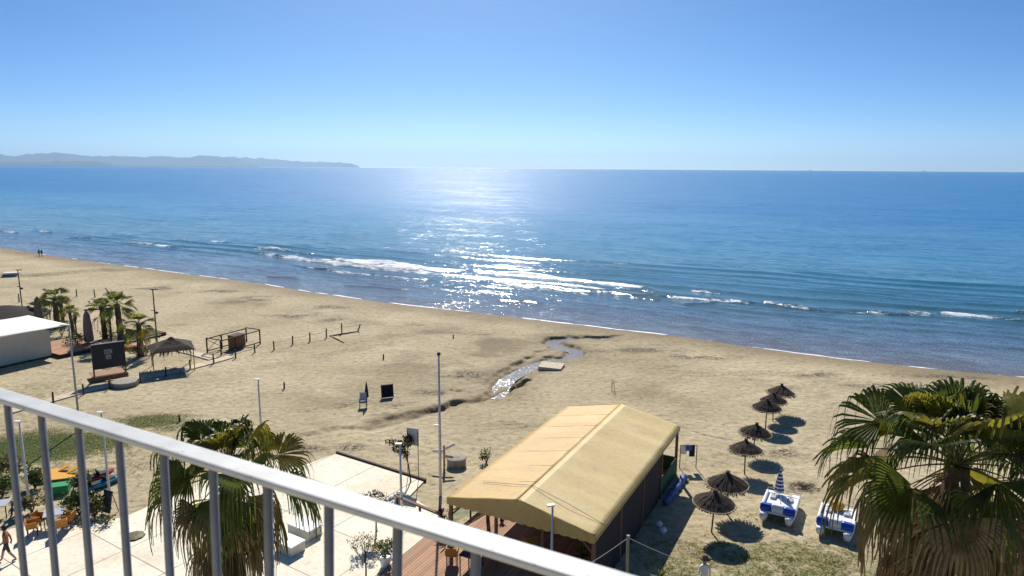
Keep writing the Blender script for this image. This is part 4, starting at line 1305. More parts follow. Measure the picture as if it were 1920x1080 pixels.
g = G(1092, 1045, .9)
rosette('spiky yellow-green yucca in front of the pavilion', (g[0], g[1], DZ), 46, .75, .06, M_YUCCA, 5, stem=.75)
g = G(1240, 1075, .6)
rosette('dim spiky yucca in the shade right of the pavilion', (g[0], g[1], .0), 24, .6, .05, M_FROND, 6, stem=.4)
g = G(840, 985, .9)
rosette('spiky green plant at the corner of the plank deck below the mast', (g[0], g[1], DZ), 40, .72, .06, M_YUCCA, 8, stem=.55)
g = G(826, 965, 1.2)
rosette('dark purple cordyline rising behind the green plant below the mast', (g[0], g[1] + .25, DZ), 16, .55, .13, M_PURPLE, 9, 'cordyline', .8, .6, 'cordyline')
g = G(108, 968, .3)
rosette('pale green agave behind the orange cafe chairs', (g[0], g[1] + 1.0, 0), 26, .8, .09, M_FROND, 12, 'agave', .1, .2, 'agave')
for (px, rad, lab, mt, nn) in (((28, 900), (1.3, .7, .9), 'loose dry shrub beside the leftmost lamp post', M_LEAFY, 420), ((66, 915), (.9, .7, .8), 'green shrub between the lamp post and the yellow loungers', M_LEAF, 380), ((152, 922), (.8, .6, .7), 'dark shrub between the loungers and the kayaks', M_LEAF, 380),
                          ((150, 965), (1.3, .8, .8), 'wide dark shrub behind the cafe tables', M_LEAF, 600), ((178, 968), (.8, .6, .55), 'grey-green shrub beside the dark freestanding board', M_LEAFY, 300), ((5, 930), (.9, .6, .7), 'dark shrub at the left edge behind the cafe', M_LEAF, 350),
                          ((200, 985), (.5, .4, .3), 'straggly dry weeds at the foot of the freestanding board', M_LEAFY, 160), ((60, 960), (.8, .6, .5), 'low dry plants at the edge of the cafe terrace', M_LEAFY, 300),
                          ((116, 630), (1.4, 1.0, 1.1), 'dark round bush behind the white-roofed club building', M_LEAF, 420), ((146, 652), (1.5, 1.0, .9), 'dark bush beside the club deck', M_LEAF, 420), ((240, 648), (1.0, .8, .8), 'small green bush behind the billboard top', M_LEAF, 250),
                          ((258, 668), (1.2, .8, .6), 'yellowish grass tuft at the foot of the separate palm', M_LEAFY, 380), ((274, 664), (.8, .6, .5), 'dark tuft right of the separate palm', M_LEAF, 200), ((205, 640), (1.1, .8, .8), 'green hedge plant under the twin palms', M_LEAF, 260),
                          ((912, 868), (.55, .45, .55), 'small dark bush on the sand left of the pavilion roof', M_LEAF, 240)):
    shrub(lab, P(*px), rad, nn, .17 if rad[0] > .6 else .11, hash(lab) % 9999 if False else int(px[0] * 7 + px[1]), mt)

def young_tree(label, loc, h, crown, n, mat, seed, leaf=.10, lean=(0, 0), clumps=7, bare=False):
    q = random.Random(seed)
    r = thing('young_tree', label, 'tree', loc)
    tp = Vector((lean[0], lean[1], h))
    mb = MB(); mb.tube([(0, 0, -.1), tp * .5 + Vector((.03, .02, 0)), tp], [.045, .035, .02], 7)
    ends = []
    for k in range(clumps * 2):
        t = q.uniform(0, 6.28); rr = q.uniform(.3, 1); z0 = q.uniform(.62, .95)
        e = tp + Vector((crown[0] * rr * math.cos(t), crown[1] * rr * math.sin(t), crown[2] * q.uniform(-.6, 1)))
        s_ = tp * z0
        mb.tube([s_, s_.lerp(e, .5) + Vector((0, 0, -.05)), e], [.016, .010, .004], 5)
        ends.append(e)
        for _ in range(3 if bare else 1):
            e2 = e + Vector((q.uniform(-.3, .3), q.uniform(-.3, .3), q.uniform(-.1, .3)))
            mb.tube([s_.lerp(e, .6), e2], [.007, .003], 4); ends.append(e2)
    part(mb, 'trunk', M_TRUNK, r)
    mb = MB()
    for e in ends:
        leaf_cloud(mb, e, (.22, .22, .18) if not bare else (.14, .14, .12), n // len(ends), leaf, q)
    part(mb, 'crown', mat, r)
    return r
g = G(686, 1100, PZ)
young_tree('thin young tree almost bare, on the paving left of the white pot', (g[0], g[1], PZ), 1.75, (.75, .6, .55), 520, M_LEAFY, 3, .07, bare=True)
g = G(705, 1005, PZ)
young_tree('leafy young tree rising just above the handrail', (g[0], g[1], PZ), 1.7, (.75, .6, .3), 1100, M_LEAF, 4, .09)
g = P(771, 905)
young_tree('dark red-leaved young tree beside the signboard', g, 2.05, (.75, .5, .42), 950, M_LEAFR, 5, .12, lean=(-.35, .1))
g = G(723, 1062, PZ)
pot = thing('plant_pot', 'white tapered plant pot with a round leafy shrub on the paving', 'potted plant', (g[0], g[1], PZ))
part(MB().lathe([(.20, 0), (.29, .50), (.31, .52), (.31, .56), (.27, .56), (.26, .48), (.02, .47)], 20), 'pot', M_WPLAST, pot, False)
mb = MB(); q = random.Random(9)
for k in range(7):
    t = k * .9; leaf_cloud(mb, (.28 * math.cos(t), .28 * math.sin(t), .95 + .12 * math.sin(k * 2.1)), (.26, .26, .26), 75, .10, q)
part(mb, 'foliage', M_LEAF, pot)
mb = MB()
for k in range(4):
    mb.tube([(0, 0, .47), (.2 * math.cos(k * 1.6), .2 * math.sin(k * 1.6), .95)], [.02, .008], 5)
part(mb, 'stem', M_TRUNK, pot)

# ---- white concrete seats on the paving
for (px, sz, lab) in (((572, 1000), (1.5, .85, .46), 'longer pale concrete bench block behind the left palm'), ((545, 1032), (1.1, .80, .46), 'shorter pale concrete bench block beside the left palm')):
    g = G(px[0], px[1], PZ)
    o = thing('concrete_bench', lab, 'bench', (g[0], g[1], PZ), math.atan2(pu[1], pu[0]), 'concrete bench blocks')
    part(MB().box((0, 0, sz[2] / 2), sz), 'block', M_CONCW, o)
    part(MB().box((0, 0, sz[2] + .031), (sz[0] + .06, sz[1] + .06, .06)), 'seat', M_WHITE, o)

# ---- billboard with platform
bL = P(178, 716); bR = P(237, 706)
ba = math.atan2(bR.y - bL.y, bR.x - bL.x); bw = (bR - bL).length
hL = top_h(bL, 171, 648)
bb = thing('billboard', 'dark grey billboard with pale lettering on a red-brown timber stage', 'billboard', bL, ba)
for x in (0.0, bw):
    part(MB().box((x, 0, hL / 2 - .05), (.12, .12, hL + .1)), 'post', M_WOOD, bb)
bh = hL - 1.05
pn = part(MB().box((bw / 2, -.09, 1.05 + bh / 2), (bw + .06, .05, bh)), 'panel', M_BOARD, bb)
part(MB().box((bw / 2, -.07, hL + .03), (bw + .1, .10, .05)), 'top_cap', M_GREYPL, bb)
def text_mesh(body, size, mat):
    cu = bpy.data.curves.new('lettering', 'FONT'); cu.body = body; cu.size = size; cu.extrude = .006; cu.align_x = 'CENTER'
    ob = bpy.data.objects.new('lettering', cu); COL.objects.link(ob)
    dg = bpy.context.evaluated_depsgraph_get(); dg.update()
    me = bpy.data.meshes.new_from_object(ob.evaluated_get(dg))
    bpy.data.objects.remove(ob); bpy.data.curves.remove(cu)
    me.materials.clear(); me.materials.append(mat)
    return me
for tx_, zz in (('DON', 1.05 + bh * .58), ('PEPE', 1.05 + bh * .36)):
    o = link('lettering', text_mesh(tx_, .42, M_LETTER), pn, (bw / 2 - .02, -.122, zz), (R(90), 0, 0))
    o.scale = (.62 if tx_ == 'DON' else .5, 1.35, 1)
stg = thing('timber_stage', 'low red-brown timber stage below the billboard', 'stage', bL, ba)
part(MB().box((bw / 2 - .1, .9, .41), (bw + .1, 1.7, .06)), 'top', M_DECK, stg)
part(MB().box((bw / 2 - .1, -.15, .22), (bw + .5, .10, .43)), 'skirt', M_WOOD, stg)
for x in (0.1, bw - .2):
    part(MB().box((x, 1.6, .19), (.1, .1, .38)), 'leg', M_DWOOD, stg)
part(MB().box((bw * .55, -.75, .12), (bw * .5, .12, .05)), 'step', M_BOARDS, stg)
for x in (bw * .38, bw * .72):
    part(MB().box((x, -.75, .047), (.08, .08, .094)), 'step_support', M_DWOOD, stg)

# ---- club building with white tarpaulin roof
w0 = G(-60, 700, 0); w1 = P(98, 669)
w0 = np.array(G(0, 691, 0)); dirw = np.array([w1.x - w0[0], w1.y - w0[1]]); dirw /= np.linalg.norm(dirw)
wa = math.atan2(dirw[1], dirw[0])
hw = top_h(w1, 97, 616)
cb = thing('club_building', 'cream walled beach club building under a white tarpaulin roof', 'building', (w1.x, w1.y, 0), wa)
WL, WD = 16.0, 7.0
part(MB().box((-WL / 2, .1, hw / 2), (WL, .2, hw)), 'wall', M_WALLC, cb)
part(MB().box((-.1, WD / 2 + .1, hw / 2), (.2, WD - .2, hw)), 'wall', M_WALLC, cb)
part(MB().box((-WL / 2, WD, hw / 2), (WL, .2, hw)), 'wall', M_WALLC, cb)
part(MB().box((-WL / 2, -.02, .10), (WL + .1, .05, .2)), 'plinth', M_DWOOD, cb)
nu, nv = 40, 20
U, V = np.meshgrid(np.linspace(-WL - .3, 1.6, nu), np.linspace(-.45, WD + .3, nv))
Zr = hw + .10 + .55 * np.sin(np.pi * np.clip((V + .45) / (WD + .75), 0, 1)) * smooth(1.7, -6, U) + .05 * fbm(U * 1.2, V * 1.2, 4, 3)
o = link('roof', grid_mesh('roof', U, V, Zr, M_ROOFW), cb)
md = o.modifiers.new('s', 'SOLIDIFY'); md.thickness = .06
part(MB().tube([(-.4, -.30, hw + .02), (1.5, -.30, hw + .02)], .09, 8), 'roller_blind', M_DARK, cb)
# thatched roof behind it
g = at_depth(8, 590, w1.y + 13)
th = thing('thatched_hut', 'dark thatched hut roof showing behind the white club roof', 'hut', (g.x, g.y, 0))
htop = top_h(np.array(g), 8, 573)
q = random.Random(2); mb = MB()
mb.lathe([(4.4, htop - 1.25), (4.4, htop - 1.1), (2.4, htop - .5), (.8, htop - .1), (.1, htop)], 30)
for k in range(500):
    t = q.uniform(0, 6.28); rr = q.uniform(.6, 4.2); z = htop - .02 - rr * .26; w = .07
    a = Vector((math.cos(t), math.sin(t), 0)); s_ = Vector((-math.sin(t), math.cos(t), 0)) * w
    p = a * rr + UP * (z + .06); p2 = a * (rr + .7) + UP * (z - .14)
    mb.quad(p - s_, p2 - s_ * .6, p2 + s_ * .6, p + s_)
part(mb, 'roof', simple('old_thatch', (0.04, 0.03, 0.026), 0.95, 0, 0.6, 6, 0.8, 30), th)
for k in range(6):
    t = k * math.pi / 3 + .3
    part(MB().tube([(3.8 * math.cos(t), 3.8 * math.sin(t), -.1), (3.8 * math.cos(t), 3.8 * math.sin(t), htop - 1.0)], .09, 7), 'post', M_DWOOD, th)
# deck of the club
dk = thing('club_deck', 'orange-brown plank deck beside the club building', 'deck', (w1.x, w1.y, 0), wa)
me = MB().box((0, 0, 0), (4.6, .18, .04)).mesh('plank', M_DECK)
for k in range(32):
    link('plank', me, dk, (2.35, -1.2 + k * .192, .40))
part(MB().box((2.35, -1.3, .2), (4.6, .06, .38)), 'fascia', M_DWOOD, dk)
part(MB().box((4.62, 1.8, .2), (.06, 6.1, .38)), 'fascia', M_DWOOD, dk)
dk2 = thing('low_deck', 'grey weathered deck in the shade behind the billboard', 'deck', (w1.x, w1.y, 0), wa)
me = MB().box((0, 0, 0), (6.2, .18, .04)).mesh('plank', M_DWOOD)
for k in range(14):
    link('plank', me, dk2, (7.8, -.9 + k * .192, .34))
part(MB().box((7.8, -1.02, .16), (6.2, .05, .32)), 'fascia', M_DWOOD, dk2)
part(MB().box((7.6, -1.35, .30), (5.0, .10, .05)), 'edge_board', M_BOARDS, dk2)
for x in (5.3, 7.6, 9.9):
    part(MB().box((x, -1.35, .137), (.08, .08, .275)), 'edge_support', M_DWOOD, dk2)

# closed parasols
def closed_parasol(bpx, tpx, label, mat=None):
    g = P(*bpx); h = top_h(g, *tpx) - g.z
    o = thing('closed_parasol', label, 'parasol', g, 0, 'closed taupe parasols of the club')
    part(MB().tube([(0, 0, -.1), (0, 0, h)], .04, 7), 'pole', M_DWOOD, o)
    mb = MB().lathe([(.40, .55), (.46, .75), (.40, h * .6), (.28, h * .88), (.06, h)], 16)
    mb.v = [(x * (1 + .12 * math.cos(6 * math.atan2(y, x))), y * (1 + .12 * math.cos(6 * math.atan2(y, x))), z) for x, y, z in mb.v]
    part(mb, 'canopy', mat or M_TAUPE, o)
    part(MB().lathe([(.45, 0), (.45, .1), (.1, .12)], 12), 'base', M_CONC, o)
closed_parasol((168, 650), (166, 582), 'closed taupe parasol standing in front of the twin palms')
closed_parasol((75, 612), (73, 556), 'closed taupe parasol behind the white club roof')
# pergola frames of poles
def frame(b0, b1, t0, label):
    p0, p1 = P(*b0), P(*b1); h = top_h(p0, *t0)
    o = thing('pole_pergola', label, 'pergola', p0, math.atan2(p1.y - p0.y, p1.x - p0.x)); l = (p1 - p0).length
    for x in (0, l):
        part(MB().tube([(x, 0, -.1), (x + .12, 0, h)], .075, 7), 'post', M_DWOOD, o)
    part(MB().tube([(-.1, 0, h), (l + .35, 0, h)], .07, 7), 'beam', M_DWOOD, o)
frame((166, 648), (209, 645), (166, 582), 'rough pole frame between the closed parasol and the palms')
frame((72, 612), (119, 610), (75, 562), 'rough pole frame across the tallest palm')
# banana plant and bits
g = P(144, 632)
rosette('young banana plant with long pale leaves on the club deck', g, 9, 1.5, .22, M_LEAFY, 77, 'banana_plant', 1.5, .5, 'banana plant')
g = P(250, 655)
mb = MB().box((0, 0, .18), (1.5, .7, .36)); single(mb, 'red_lounge', M_RED, 'red beach lounge cushion left of the separate palm', 'lounge', g, .2)

# ---- thatched square shelter
hc = P(325, 690)
sh4 = thing('thatched_shelter', 'square thatched shelter with ragged fringe on four thin posts', 'shelter', hc, R(30))
ht_ = top_h(hc, 325, 632) - hc.z; he = ht_ - .95; hr = 1.75
mb = MB(); nn = 12
def sq_pt(t, k, z):
    a = t * 4; i = int(a) % 4; f_ = a - int(a)
    cs = [(-1, -1), (1, -1), (1, 1), (-1, 1)]
    x = cs[i][0] + (cs[(i + 1) % 4][0] - cs[i][0]) * f_; y = cs[i][1] + (cs[(i + 1) % 4][1] - cs[i][1]) * f_
    return Vector((x * k, y * k, z))
lv = [(1.0, he), (.72, he + .30), (.45, he + .50), (.2, he + .72), (.05, ht_)]
for k_, z_ in lv:
    for i in range(4 * nn): mb.v.append(tuple(sq_pt(i / (4 * nn), k_ * hr, z_)))
for j in range(len(lv) - 1):
    for i in range(4 * nn):
        a = j * 4 * nn + i; b_ = j * 4 * nn + (i + 1) % (4 * nn); mb.f.append((a, b_, b_ + 4 * nn, a + 4 * nn))
q = random.Random(4)
for k in range(520):
    t = q.random(); kk_ = q.uniform(.25, 1.0) * hr; zt = he + .02 + (1 - kk_ / hr) * .9 * .95
    p = sq_pt(t, kk_, zt + .03); p2 = sq_pt(t, kk_ + .28, zt - .22 - (.22 * q.random() if kk_ > hr * .85 else 0)); s_ = (sq_pt((t + .01) % 1, kk_, zt + .03) - p)
    s_ = s_.normalized() * .035 if s_.length else Vector((.03, 0, 0))
    mb.quad(p - s_, p2 - s_ * .5, p2 + s_ * .5, p + s_)
part(mb, 'thatch', M_THATCH, sh4)
for x in (-1, 1):
    for y in (-1, 1):
        part(MB().tube([(x * hr * .92, y * hr * .92, -.15), (x * hr * .92, y * hr * .92, he + .12)], .045, 6), 'post', M_POST, sh4)
part(MB().box((0, 0, .02), (.6, .6, .04)), 'foot_block', M_CONC, sh4)

# ---- timber bar frame
f0, f1 = P(415, 666), P(488, 645)
fb = thing('bar_frame', 'open dark timber frame of a beach bar with a box inside', 'frame', f0, math.atan2(f1.y - f0.y, f1.x - f0.x))
fl = (f1 - f0).length; fd = 1.9; fh = 1.35
for x in (0, fl * .36, fl):
    for y in (0, fd):
        part(MB().box((x, y, fh / 2 - .03), (.10, .10, fh + .06)), 'post', M_DWOOD, fb)
for y in (0, fd):
    for z in (.18, fh + .05):
        part(MB().box((fl / 2, y + .002, z), (fl + .1, .09, .09)), 'rail', M_DWOOD, fb)
for x in (0, fl):
    part(MB().box((x, fd / 2, fh + .14), (.09, fd, .08)), 'rail', M_DWOOD, fb)
for a, b_ in (((0, fd, .2), (fl * .36, fd, fh)), ((fl * .36, fd, .2), (0, fd, fh))):
    part(MB().tube([a, b_], .03, 5), 'brace', M_DWOOD, fb)
bx_ = thing('wooden_crate', 'dark brown wooden box standing in the bar frame', 'box', f0 + Matrix.Rotation(math.atan2(f1.y - f0.y, f1.x - f0.x), 3, 'Z') @ Vector((fl * .55, fd * .45, 0)), math.atan2(f1.y - f0.y, f1.x - f0.x))
part(MB().box((0, 0, .66), (1.35, .9, 1.32)), 'body', M_WOOD, bx_); part(MB().box((0, 0, 1.35), (1.45, 1.0, .06)), 'lid', M_DWOOD, bx_)

# ---- short posts with rope, path and planks
posts = [((100, 756), 'nearest path post at the lower left'), ((157, 740), 'path post in front of the red-brown stage'), ((206, 729), 'path post just left of the low round well'), ((263, 718), 'path post right of the low round well'), ((311, 706), 'path post below the shelter shadow'),
         ((357, 693), 'path post in front of the square shelter'), ((401, 682), 'path post at the corner of the pale path'), ((442, 672), 'post at the near corner of the bar frame'), ((478, 661), 'post by the right end of the bar frame'),
         ((514, 656), 'first lone post right of the bar frame'), ((549, 646), 'second lone post right of the bar frame'), ((581, 640), 'third lone post right of the bar frame'), ((612, 633), 'fourth lone post right of the bar frame'), ((641, 625), 'tallest post near the seaward end of the row'),
         ((671, 621), 'tilted last post at the seaward end of the row'), ((144, 556), 'dark post left of the three far posts'), ((178, 558), 'middle one of the three far posts'), ((206, 551), 'leaning one of the three far posts'), ((36, 567), 'dark post left beside the far floodlight mast'),
         ((533, 729), 'single stub post on open sand right of the lamp post'), ((719, 673), 'single stub post on the sand above the folding chair'), ((850, 634), 'tiny stub post on the sand near the shore'), ((337, 790), 'short stub post above the left palm')]
pme = MB().tube([(0, 0, -.2), (0, 0, .95)], [.075, .065], 8).mesh('fence_post', M_DWOOD, True)
pp = []
for i, (px, lab) in enumerate(posts):
    g = P(*px)
    o = tag(link('fence_post', pme, None, g), lab, 'post', 'dark timber posts on the beach')
    o.scale = (1, 1, (.95, .9, .9, .95, .9, .95, 1.0, .9, .9, .95, .95, 1, 1.05, 1.2, .9, 1.1, 1.2, 1.1, 1.2, .6, .5, .4, .5)[i])
    o.rotation_euler = (0, {14: .35, 17: -.6}.get(i, rnd.uniform(-.04, .04)), 0)
    pp.append(g)
for i in range(9, 14):
    a, b_ = pp[i] + UP * .75, pp[i + 1] + UP * .75
    wire(a, b_, .12, .022, M_ROPE, ('sagging rope %s from the bar frame' % ('nearest', 'second', 'third', 'fourth', 'farthest')[i - 9]) + ' along the lone posts')
path_px = [(10, 777), (100, 752), (157, 736), (206, 725), (262, 712), (330, 699), (402, 680), (428, 672)]
for i in range(len(path_px) - 1):
    a, b_ = P(*path_px[i]), P(*path_px[i + 1])
    if i == 0:
        pth = structure(link('path', MB().prism([(a.x, a.y), (a.x + .1, a.y), (a.x + .1, a.y + .1)], -.2, -.1).mesh('path', M_BOARDS)))
    l = (b_ - a).length; an = math.atan2(b_.y - a.y, b_.x - a.x); n_ = int(l / .62)
    me = MB().box((0, 0, 0), (l / n_ - .02, 1.05, .08)).mesh('path_board', M_BOARDS)
    for k in range(n_):
        p = a.lerp(b_, (k + .5) / n_)
        link('path_board', me, pth, (p.x - .5 * math.sin(an) * -1 * 0, p.y + .45, float(gz(np.array([p.x]), np.array([p.y]))[0]) + .05 + .002 * (k % 3)), (0, 0, an + rnd.uniform(-.02, .02)))
a, b_ = P(338, 657), P(408, 676); l = (b_ - a).length; an = math.atan2(b_.y - a.y, b_.x - a.x); n_ = int(l / .62)
me = MB().box((0, 0, 0), (l / n_ - .02, 1.0, .08)).mesh('path_board', M_BOARDS)
for k in range(n_ - 1):
    p = a.lerp(b_, (k + .5) / n_); link('path_board', me, pth, (p.x, p.y, float(gz(np.array([p.x]), np.array([p.y]))[0]) + .056), (0, 0, an))
def log(a, b, r, mat, label, name='driftwood'):
    p, q_ = P(*a), P(*b)
    mb = MB().tube([p + UP * r * .7, p.lerp(q_, .5) + UP * r, q_ + UP * r * .7], [r, r * .9, r * .7], 7)
    single(mb, name, mat, label, 'driftwood')
log((618, 631), (672, 622), .07, M_DWOOD, 'dark fallen pole lying at the seaward end of the post row')
log((623, 632), (645, 643), .09, M_BOARDS, 'pale plank lying askew on the sand by the post row')
# two flat concrete slabs on the beach
g = P(1034, 690)
mb = MB().box((0, 0, .08), (2.1, 1.7, .42)); o = single(mb, 'concrete_slab', M_BOARDS, 'thick pale slab lying beside the stream', 'slab', g, R(-22)); o.rotation_euler = (.03, .02, R(-16))
g = P(22, 513)
single(MB().box((0, 0, .1), (2.2, 1.8, .25)), 'concrete_slab', M_CONCW, 'pale slab at the far left of the beach near the water', 'slab', g, R(20))
# sticks planted in the sand
g = P(1147, 733)
st_ = thing('planted_sticks', 'pair of thin sticks planted in the sand near the pavilion', 'sticks', g)
part(MB().tube([(0, 0, -.1), (.02, 0, 1.0)], .03, 6), 'stick', M_POST, st_); part(MB().tube([(.22, 0, -.1), (.16, .05, .85)], .025, 6), 'stick', M_POST, st_); part(MB().tube([(0, 0, .6), (.18, .03, .62)], .02, 5), 'crosspiece', M_POST, st_)

# ---- beach furniture and people
def skin_figure(name, joints, edges, mat, parent, root=0, sub=1):
    me = bpy.data.meshes.new(name)
    me.from_pydata([j[:3] for j in joints], edges, [])
    me.materials.append(mat)
    o = link(name, me, parent)
    bm_ = bmesh.new(); bm_.from_mesh(me); lay = bm_.verts.layers.skin.verify(); bm_.verts.ensure_lookup_table()
    for i, j in enumerate(joints):
        bm_.verts[i][lay].radius = (j[3], j[4] if len(j) > 4 else j[3])
        bm_.verts[i][lay].use_root = (i == root)
    bm_.to_mesh(me); bm_.free()
    o.modifiers.new('skin', 'SKIN').use_smooth_shade = True
    ms = o.modifiers.new('sub', 'SUBSURF'); ms.levels = sub; ms.render_levels = sub
    return o

def person(label, loc, rz, h, bands, stride=.28, arm=.25, hat=False, hair=True, seated=False):
    o = thing('person', label, 'person', loc, rz)
    k = h / 1.75
    mat = band_material('figure_clothes', [(z * k, c) for z, c in bands])
    J = []; E_ = []
    def add(x, y, z, r_, r2=None, par=None):
        J.append((x * k, y * k, z * k, r_ * k, (r2 or r_) * k)); i = len(J) - 1
        if par is not None: E_.append((par, i))
        return i
    dz = -.45 if seated else 0
    pel = add(0, 0, .95 + dz, .15, .11)
    ch = add(0, .01, 1.18 + dz, .15, .11, pel); sh0 = add(0, 0, 1.40 + dz, .16, .10, ch); nk = add(0, .01, 1.50 + dz, .055, None, sh0)
    hd0 = add(0, .03, 1.60 + dz, .085, .10, nk); add(0, .03, 1.70 + dz, .075, .09, hd0)
    for s_ in (-1, 1):
        hip = add(.10 * s_, 0, .88 + dz, .10, None, pel)
        if seated:
            kn = add(.12 * s_, .42, .50, .07, None, hip); an_ = add(.12 * s_, .44, .09, .045, None, kn); add(.12 * s_, .60, .04, .04, .03, an_)
        else:
            kn = add(.10 * s_, stride * .45 * s_ + .04, .48, .066, None, hip); an_ = add(.10 * s_, stride * s_ - .03, .09, .045, None, kn); add(.11 * s_, stride * s_ + .15, .04, .042, .03, an_)
        shd = add(.20 * s_, 0, 1.38 + dz, .065, None, sh0); el_ = add(.26 * s_, -arm * .3 * s_ - .04, 1.10 + dz, .045, None, shd)
        wr_ = add(.27 * s_, -arm * s_ + .10, .87 + dz, .033, None, el_); hn = add(.27 * s_, -arm * s_ + .13, .80 + dz, .036, .022, wr_)
        for f_ in range(4):
            add(.27 * s_ + (f_ - 1.5) * .004, -arm * s_ + .13 + (f_ - 1.5) * .020, .71 + dz + .008 * abs(f_ - 1.5), .009, None, hn)
        add(.25 * s_, -arm * s_ + .18, .76 + dz, .010, None, hn)
    skin_figure('body', J, E_, mat, o, pel)
    if hair:
        part(MB().lathe([(.02, .13), (.07, .115), (.10, .06), (.108, 0), (.095, -.07), (.06, -.11)], 14, (0, -.0 * k, (1.66 + dz) * k)), 'hair', M_HAIR, o, True)
    fx_ = MB()
    for s_ in (-1, 1): fx_.lathe([(.002, -.01), (.012, 0), (.002, .01)], 6, (.035 * k * s_, .125 * k, (1.64 + dz) * k))
    part(fx_, 'eyes', M_HAIR, o)
    part(MB().tube([(0, .12 * k, (1.63 + dz) * k), (0, .148 * k, (1.595 + dz) * k)], [.008, .014], 6), 'nose', M_SKIN, o)
    if hat:
        part(MB().lathe([(.27, 1.715), (.27, 1.725), (.13, 1.745), (.125, 1.80), (.10, 1.86), (.02, 1.87)], 22), 'hat', M_STRAW, o, True)
    return o
sk = (.42, .25, .17)
g = G(16, 1052, PZ)
person('person in a rust coloured top and dark shorts walking on the paving', (g[0], g[1], PZ), R(115), 1.72, [(0, (.04, .04, .05)), (.09, sk), (.52, (.03, .03, .04)), (.98, (.30, .10, .05)), (1.47, sk)], .30)
for (px, lab, hh, rz, col_) in (((74, 481), 'left one of two dark figures walking along the water', 1.45, 1.2, (.03, .03, .04)), ((79, 481.5), 'right one of two dark figures walking along the water', 1.4, 1.2, (.035, .03, .05))):
    person(lab, P(*px), rz, hh, [(0, (.02, .02, .02)), (.09, (.05, .05, .06)), (.9, col_), (1.47, (.18, .1, .07))], .26)
g = G(1322, 1046, 1.72)
person('person in a straw hat and white clothes standing on the grass', (g[0], g[1], 0), R(20), 1.72, [(0, (.3, .25, .2)), (.07, (.72, .70, .70)), (.92, (.76, .74, .74)), (1.47, sk)], .10, .1, True, False)
g = G(35, 968, PZ)
person('dark-haired person in black seated by the cafe plants', (g[0], g[1], 0), R(60), 1.7, [(0, (.02, .02, .02)), (.1, (.03, .03, .04)), (1.02, sk)], seated=True)

def cafe_chair(label, loc, rz, mat):
    o = thing('cafe_chair', label, 'chair', loc, rz, 'orange cafe chairs')
    part(MB().box((0, 0, .44), (.50, .48, .05)), 'seat', mat, o)
    part(MB().box((0, -.235, .66), (.50, .04, .38), rot=Matrix.Rotation(R(8), 3, 'X')), 'backrest', mat, o)
    for s_ in (-1, 1):
        part(MB().box((s_ * .26, -.02, .60), (.04, .46, .26)), 'armrest', mat, o)
        for y in (-.2, .2):
            part(MB().box((s_ * .22, y, .205), (.035, .035, .41)), 'leg', M_BLACK, o)
def table(label, loc, rz, top_):
    o = thing('cafe_table', label, 'table', loc, rz, 'cafe tables')
    part(MB().box((0, 0, .735), (.85, .85, .03)), 'tabletop', top_, o)
    for x in (-.37, .37):
        for y in (-.37, .37):
            part(MB().box((x, y, .36), (.04, .04, .72)), 'leg', M_BLACK, o)
tg = G(103, 986, PZ)
table('grey-topped cafe table between the orange chairs', (tg[0], tg[1], PZ), .5, M_GREYPL)
for (px, rz, lab) in (((62, 1003), -1.0, 'orange cafe chair on the left of the grey table'), ((116, 1000), .6, 'orange cafe chair right in front of the grey table'), ((76, 990), -1.6, 'orange cafe chair behind the left railing bar'), ((130, 988), 1.7, 'orange cafe chair on the far right of the grey table')):
    g = G(px[0], px[1], PZ); cafe_chair(lab, (g[0], g[1], PZ), rz, M_ORANGE)
tg = G(2, 965, PZ)
table('pale blue cafe table at the left edge', (tg[0], tg[1], .0), .3, M_GREYPL)

def lounger(label, px, rz, mat, z=0.0, group='yellow sun loungers'):
    g = P(*px); o = thing('sun_lounger', label, 'sun lounger', (g.x, g.y, g.z + z), rz, group)
    part(MB().box((.15, 0, .34), (1.35, .62, .05)), 'bed', mat, o)
    part(MB().box((-.82, 0, .47), (.66, .62, .05), rot=Matrix.Rotation(R(24), 3, 'Y')), 'backrest', mat, o)
    for x in (-.45, .75):
        for y in (-.27, .27):
            part(MB().box((x, y, .157), (.05, .05, .315)), 'leg', M_WPLAST, o)
for i, (px, lab) in enumerate((((92, 894), 'yellow sun lounger farthest left behind the shrubs'), ((108, 898), 'yellow sun lounger in the middle of the three'), ((122, 904), 'yellow sun lounger nearest the kayaks'))):
    lounger(lab, px, R(200), M_YELLOW)
g = P(112, 925)
gc = thing('storage_box', 'green plastic storage box behind the cafe plants', 'box', g, R(20))
part(MB().box((0, 0, .24), (.95, .6, .48)), 'body', M_GREENP, gc); part(MB().box((0, 0, .51), (1.0, .65, .06)), 'lid', M_GREENP, gc)
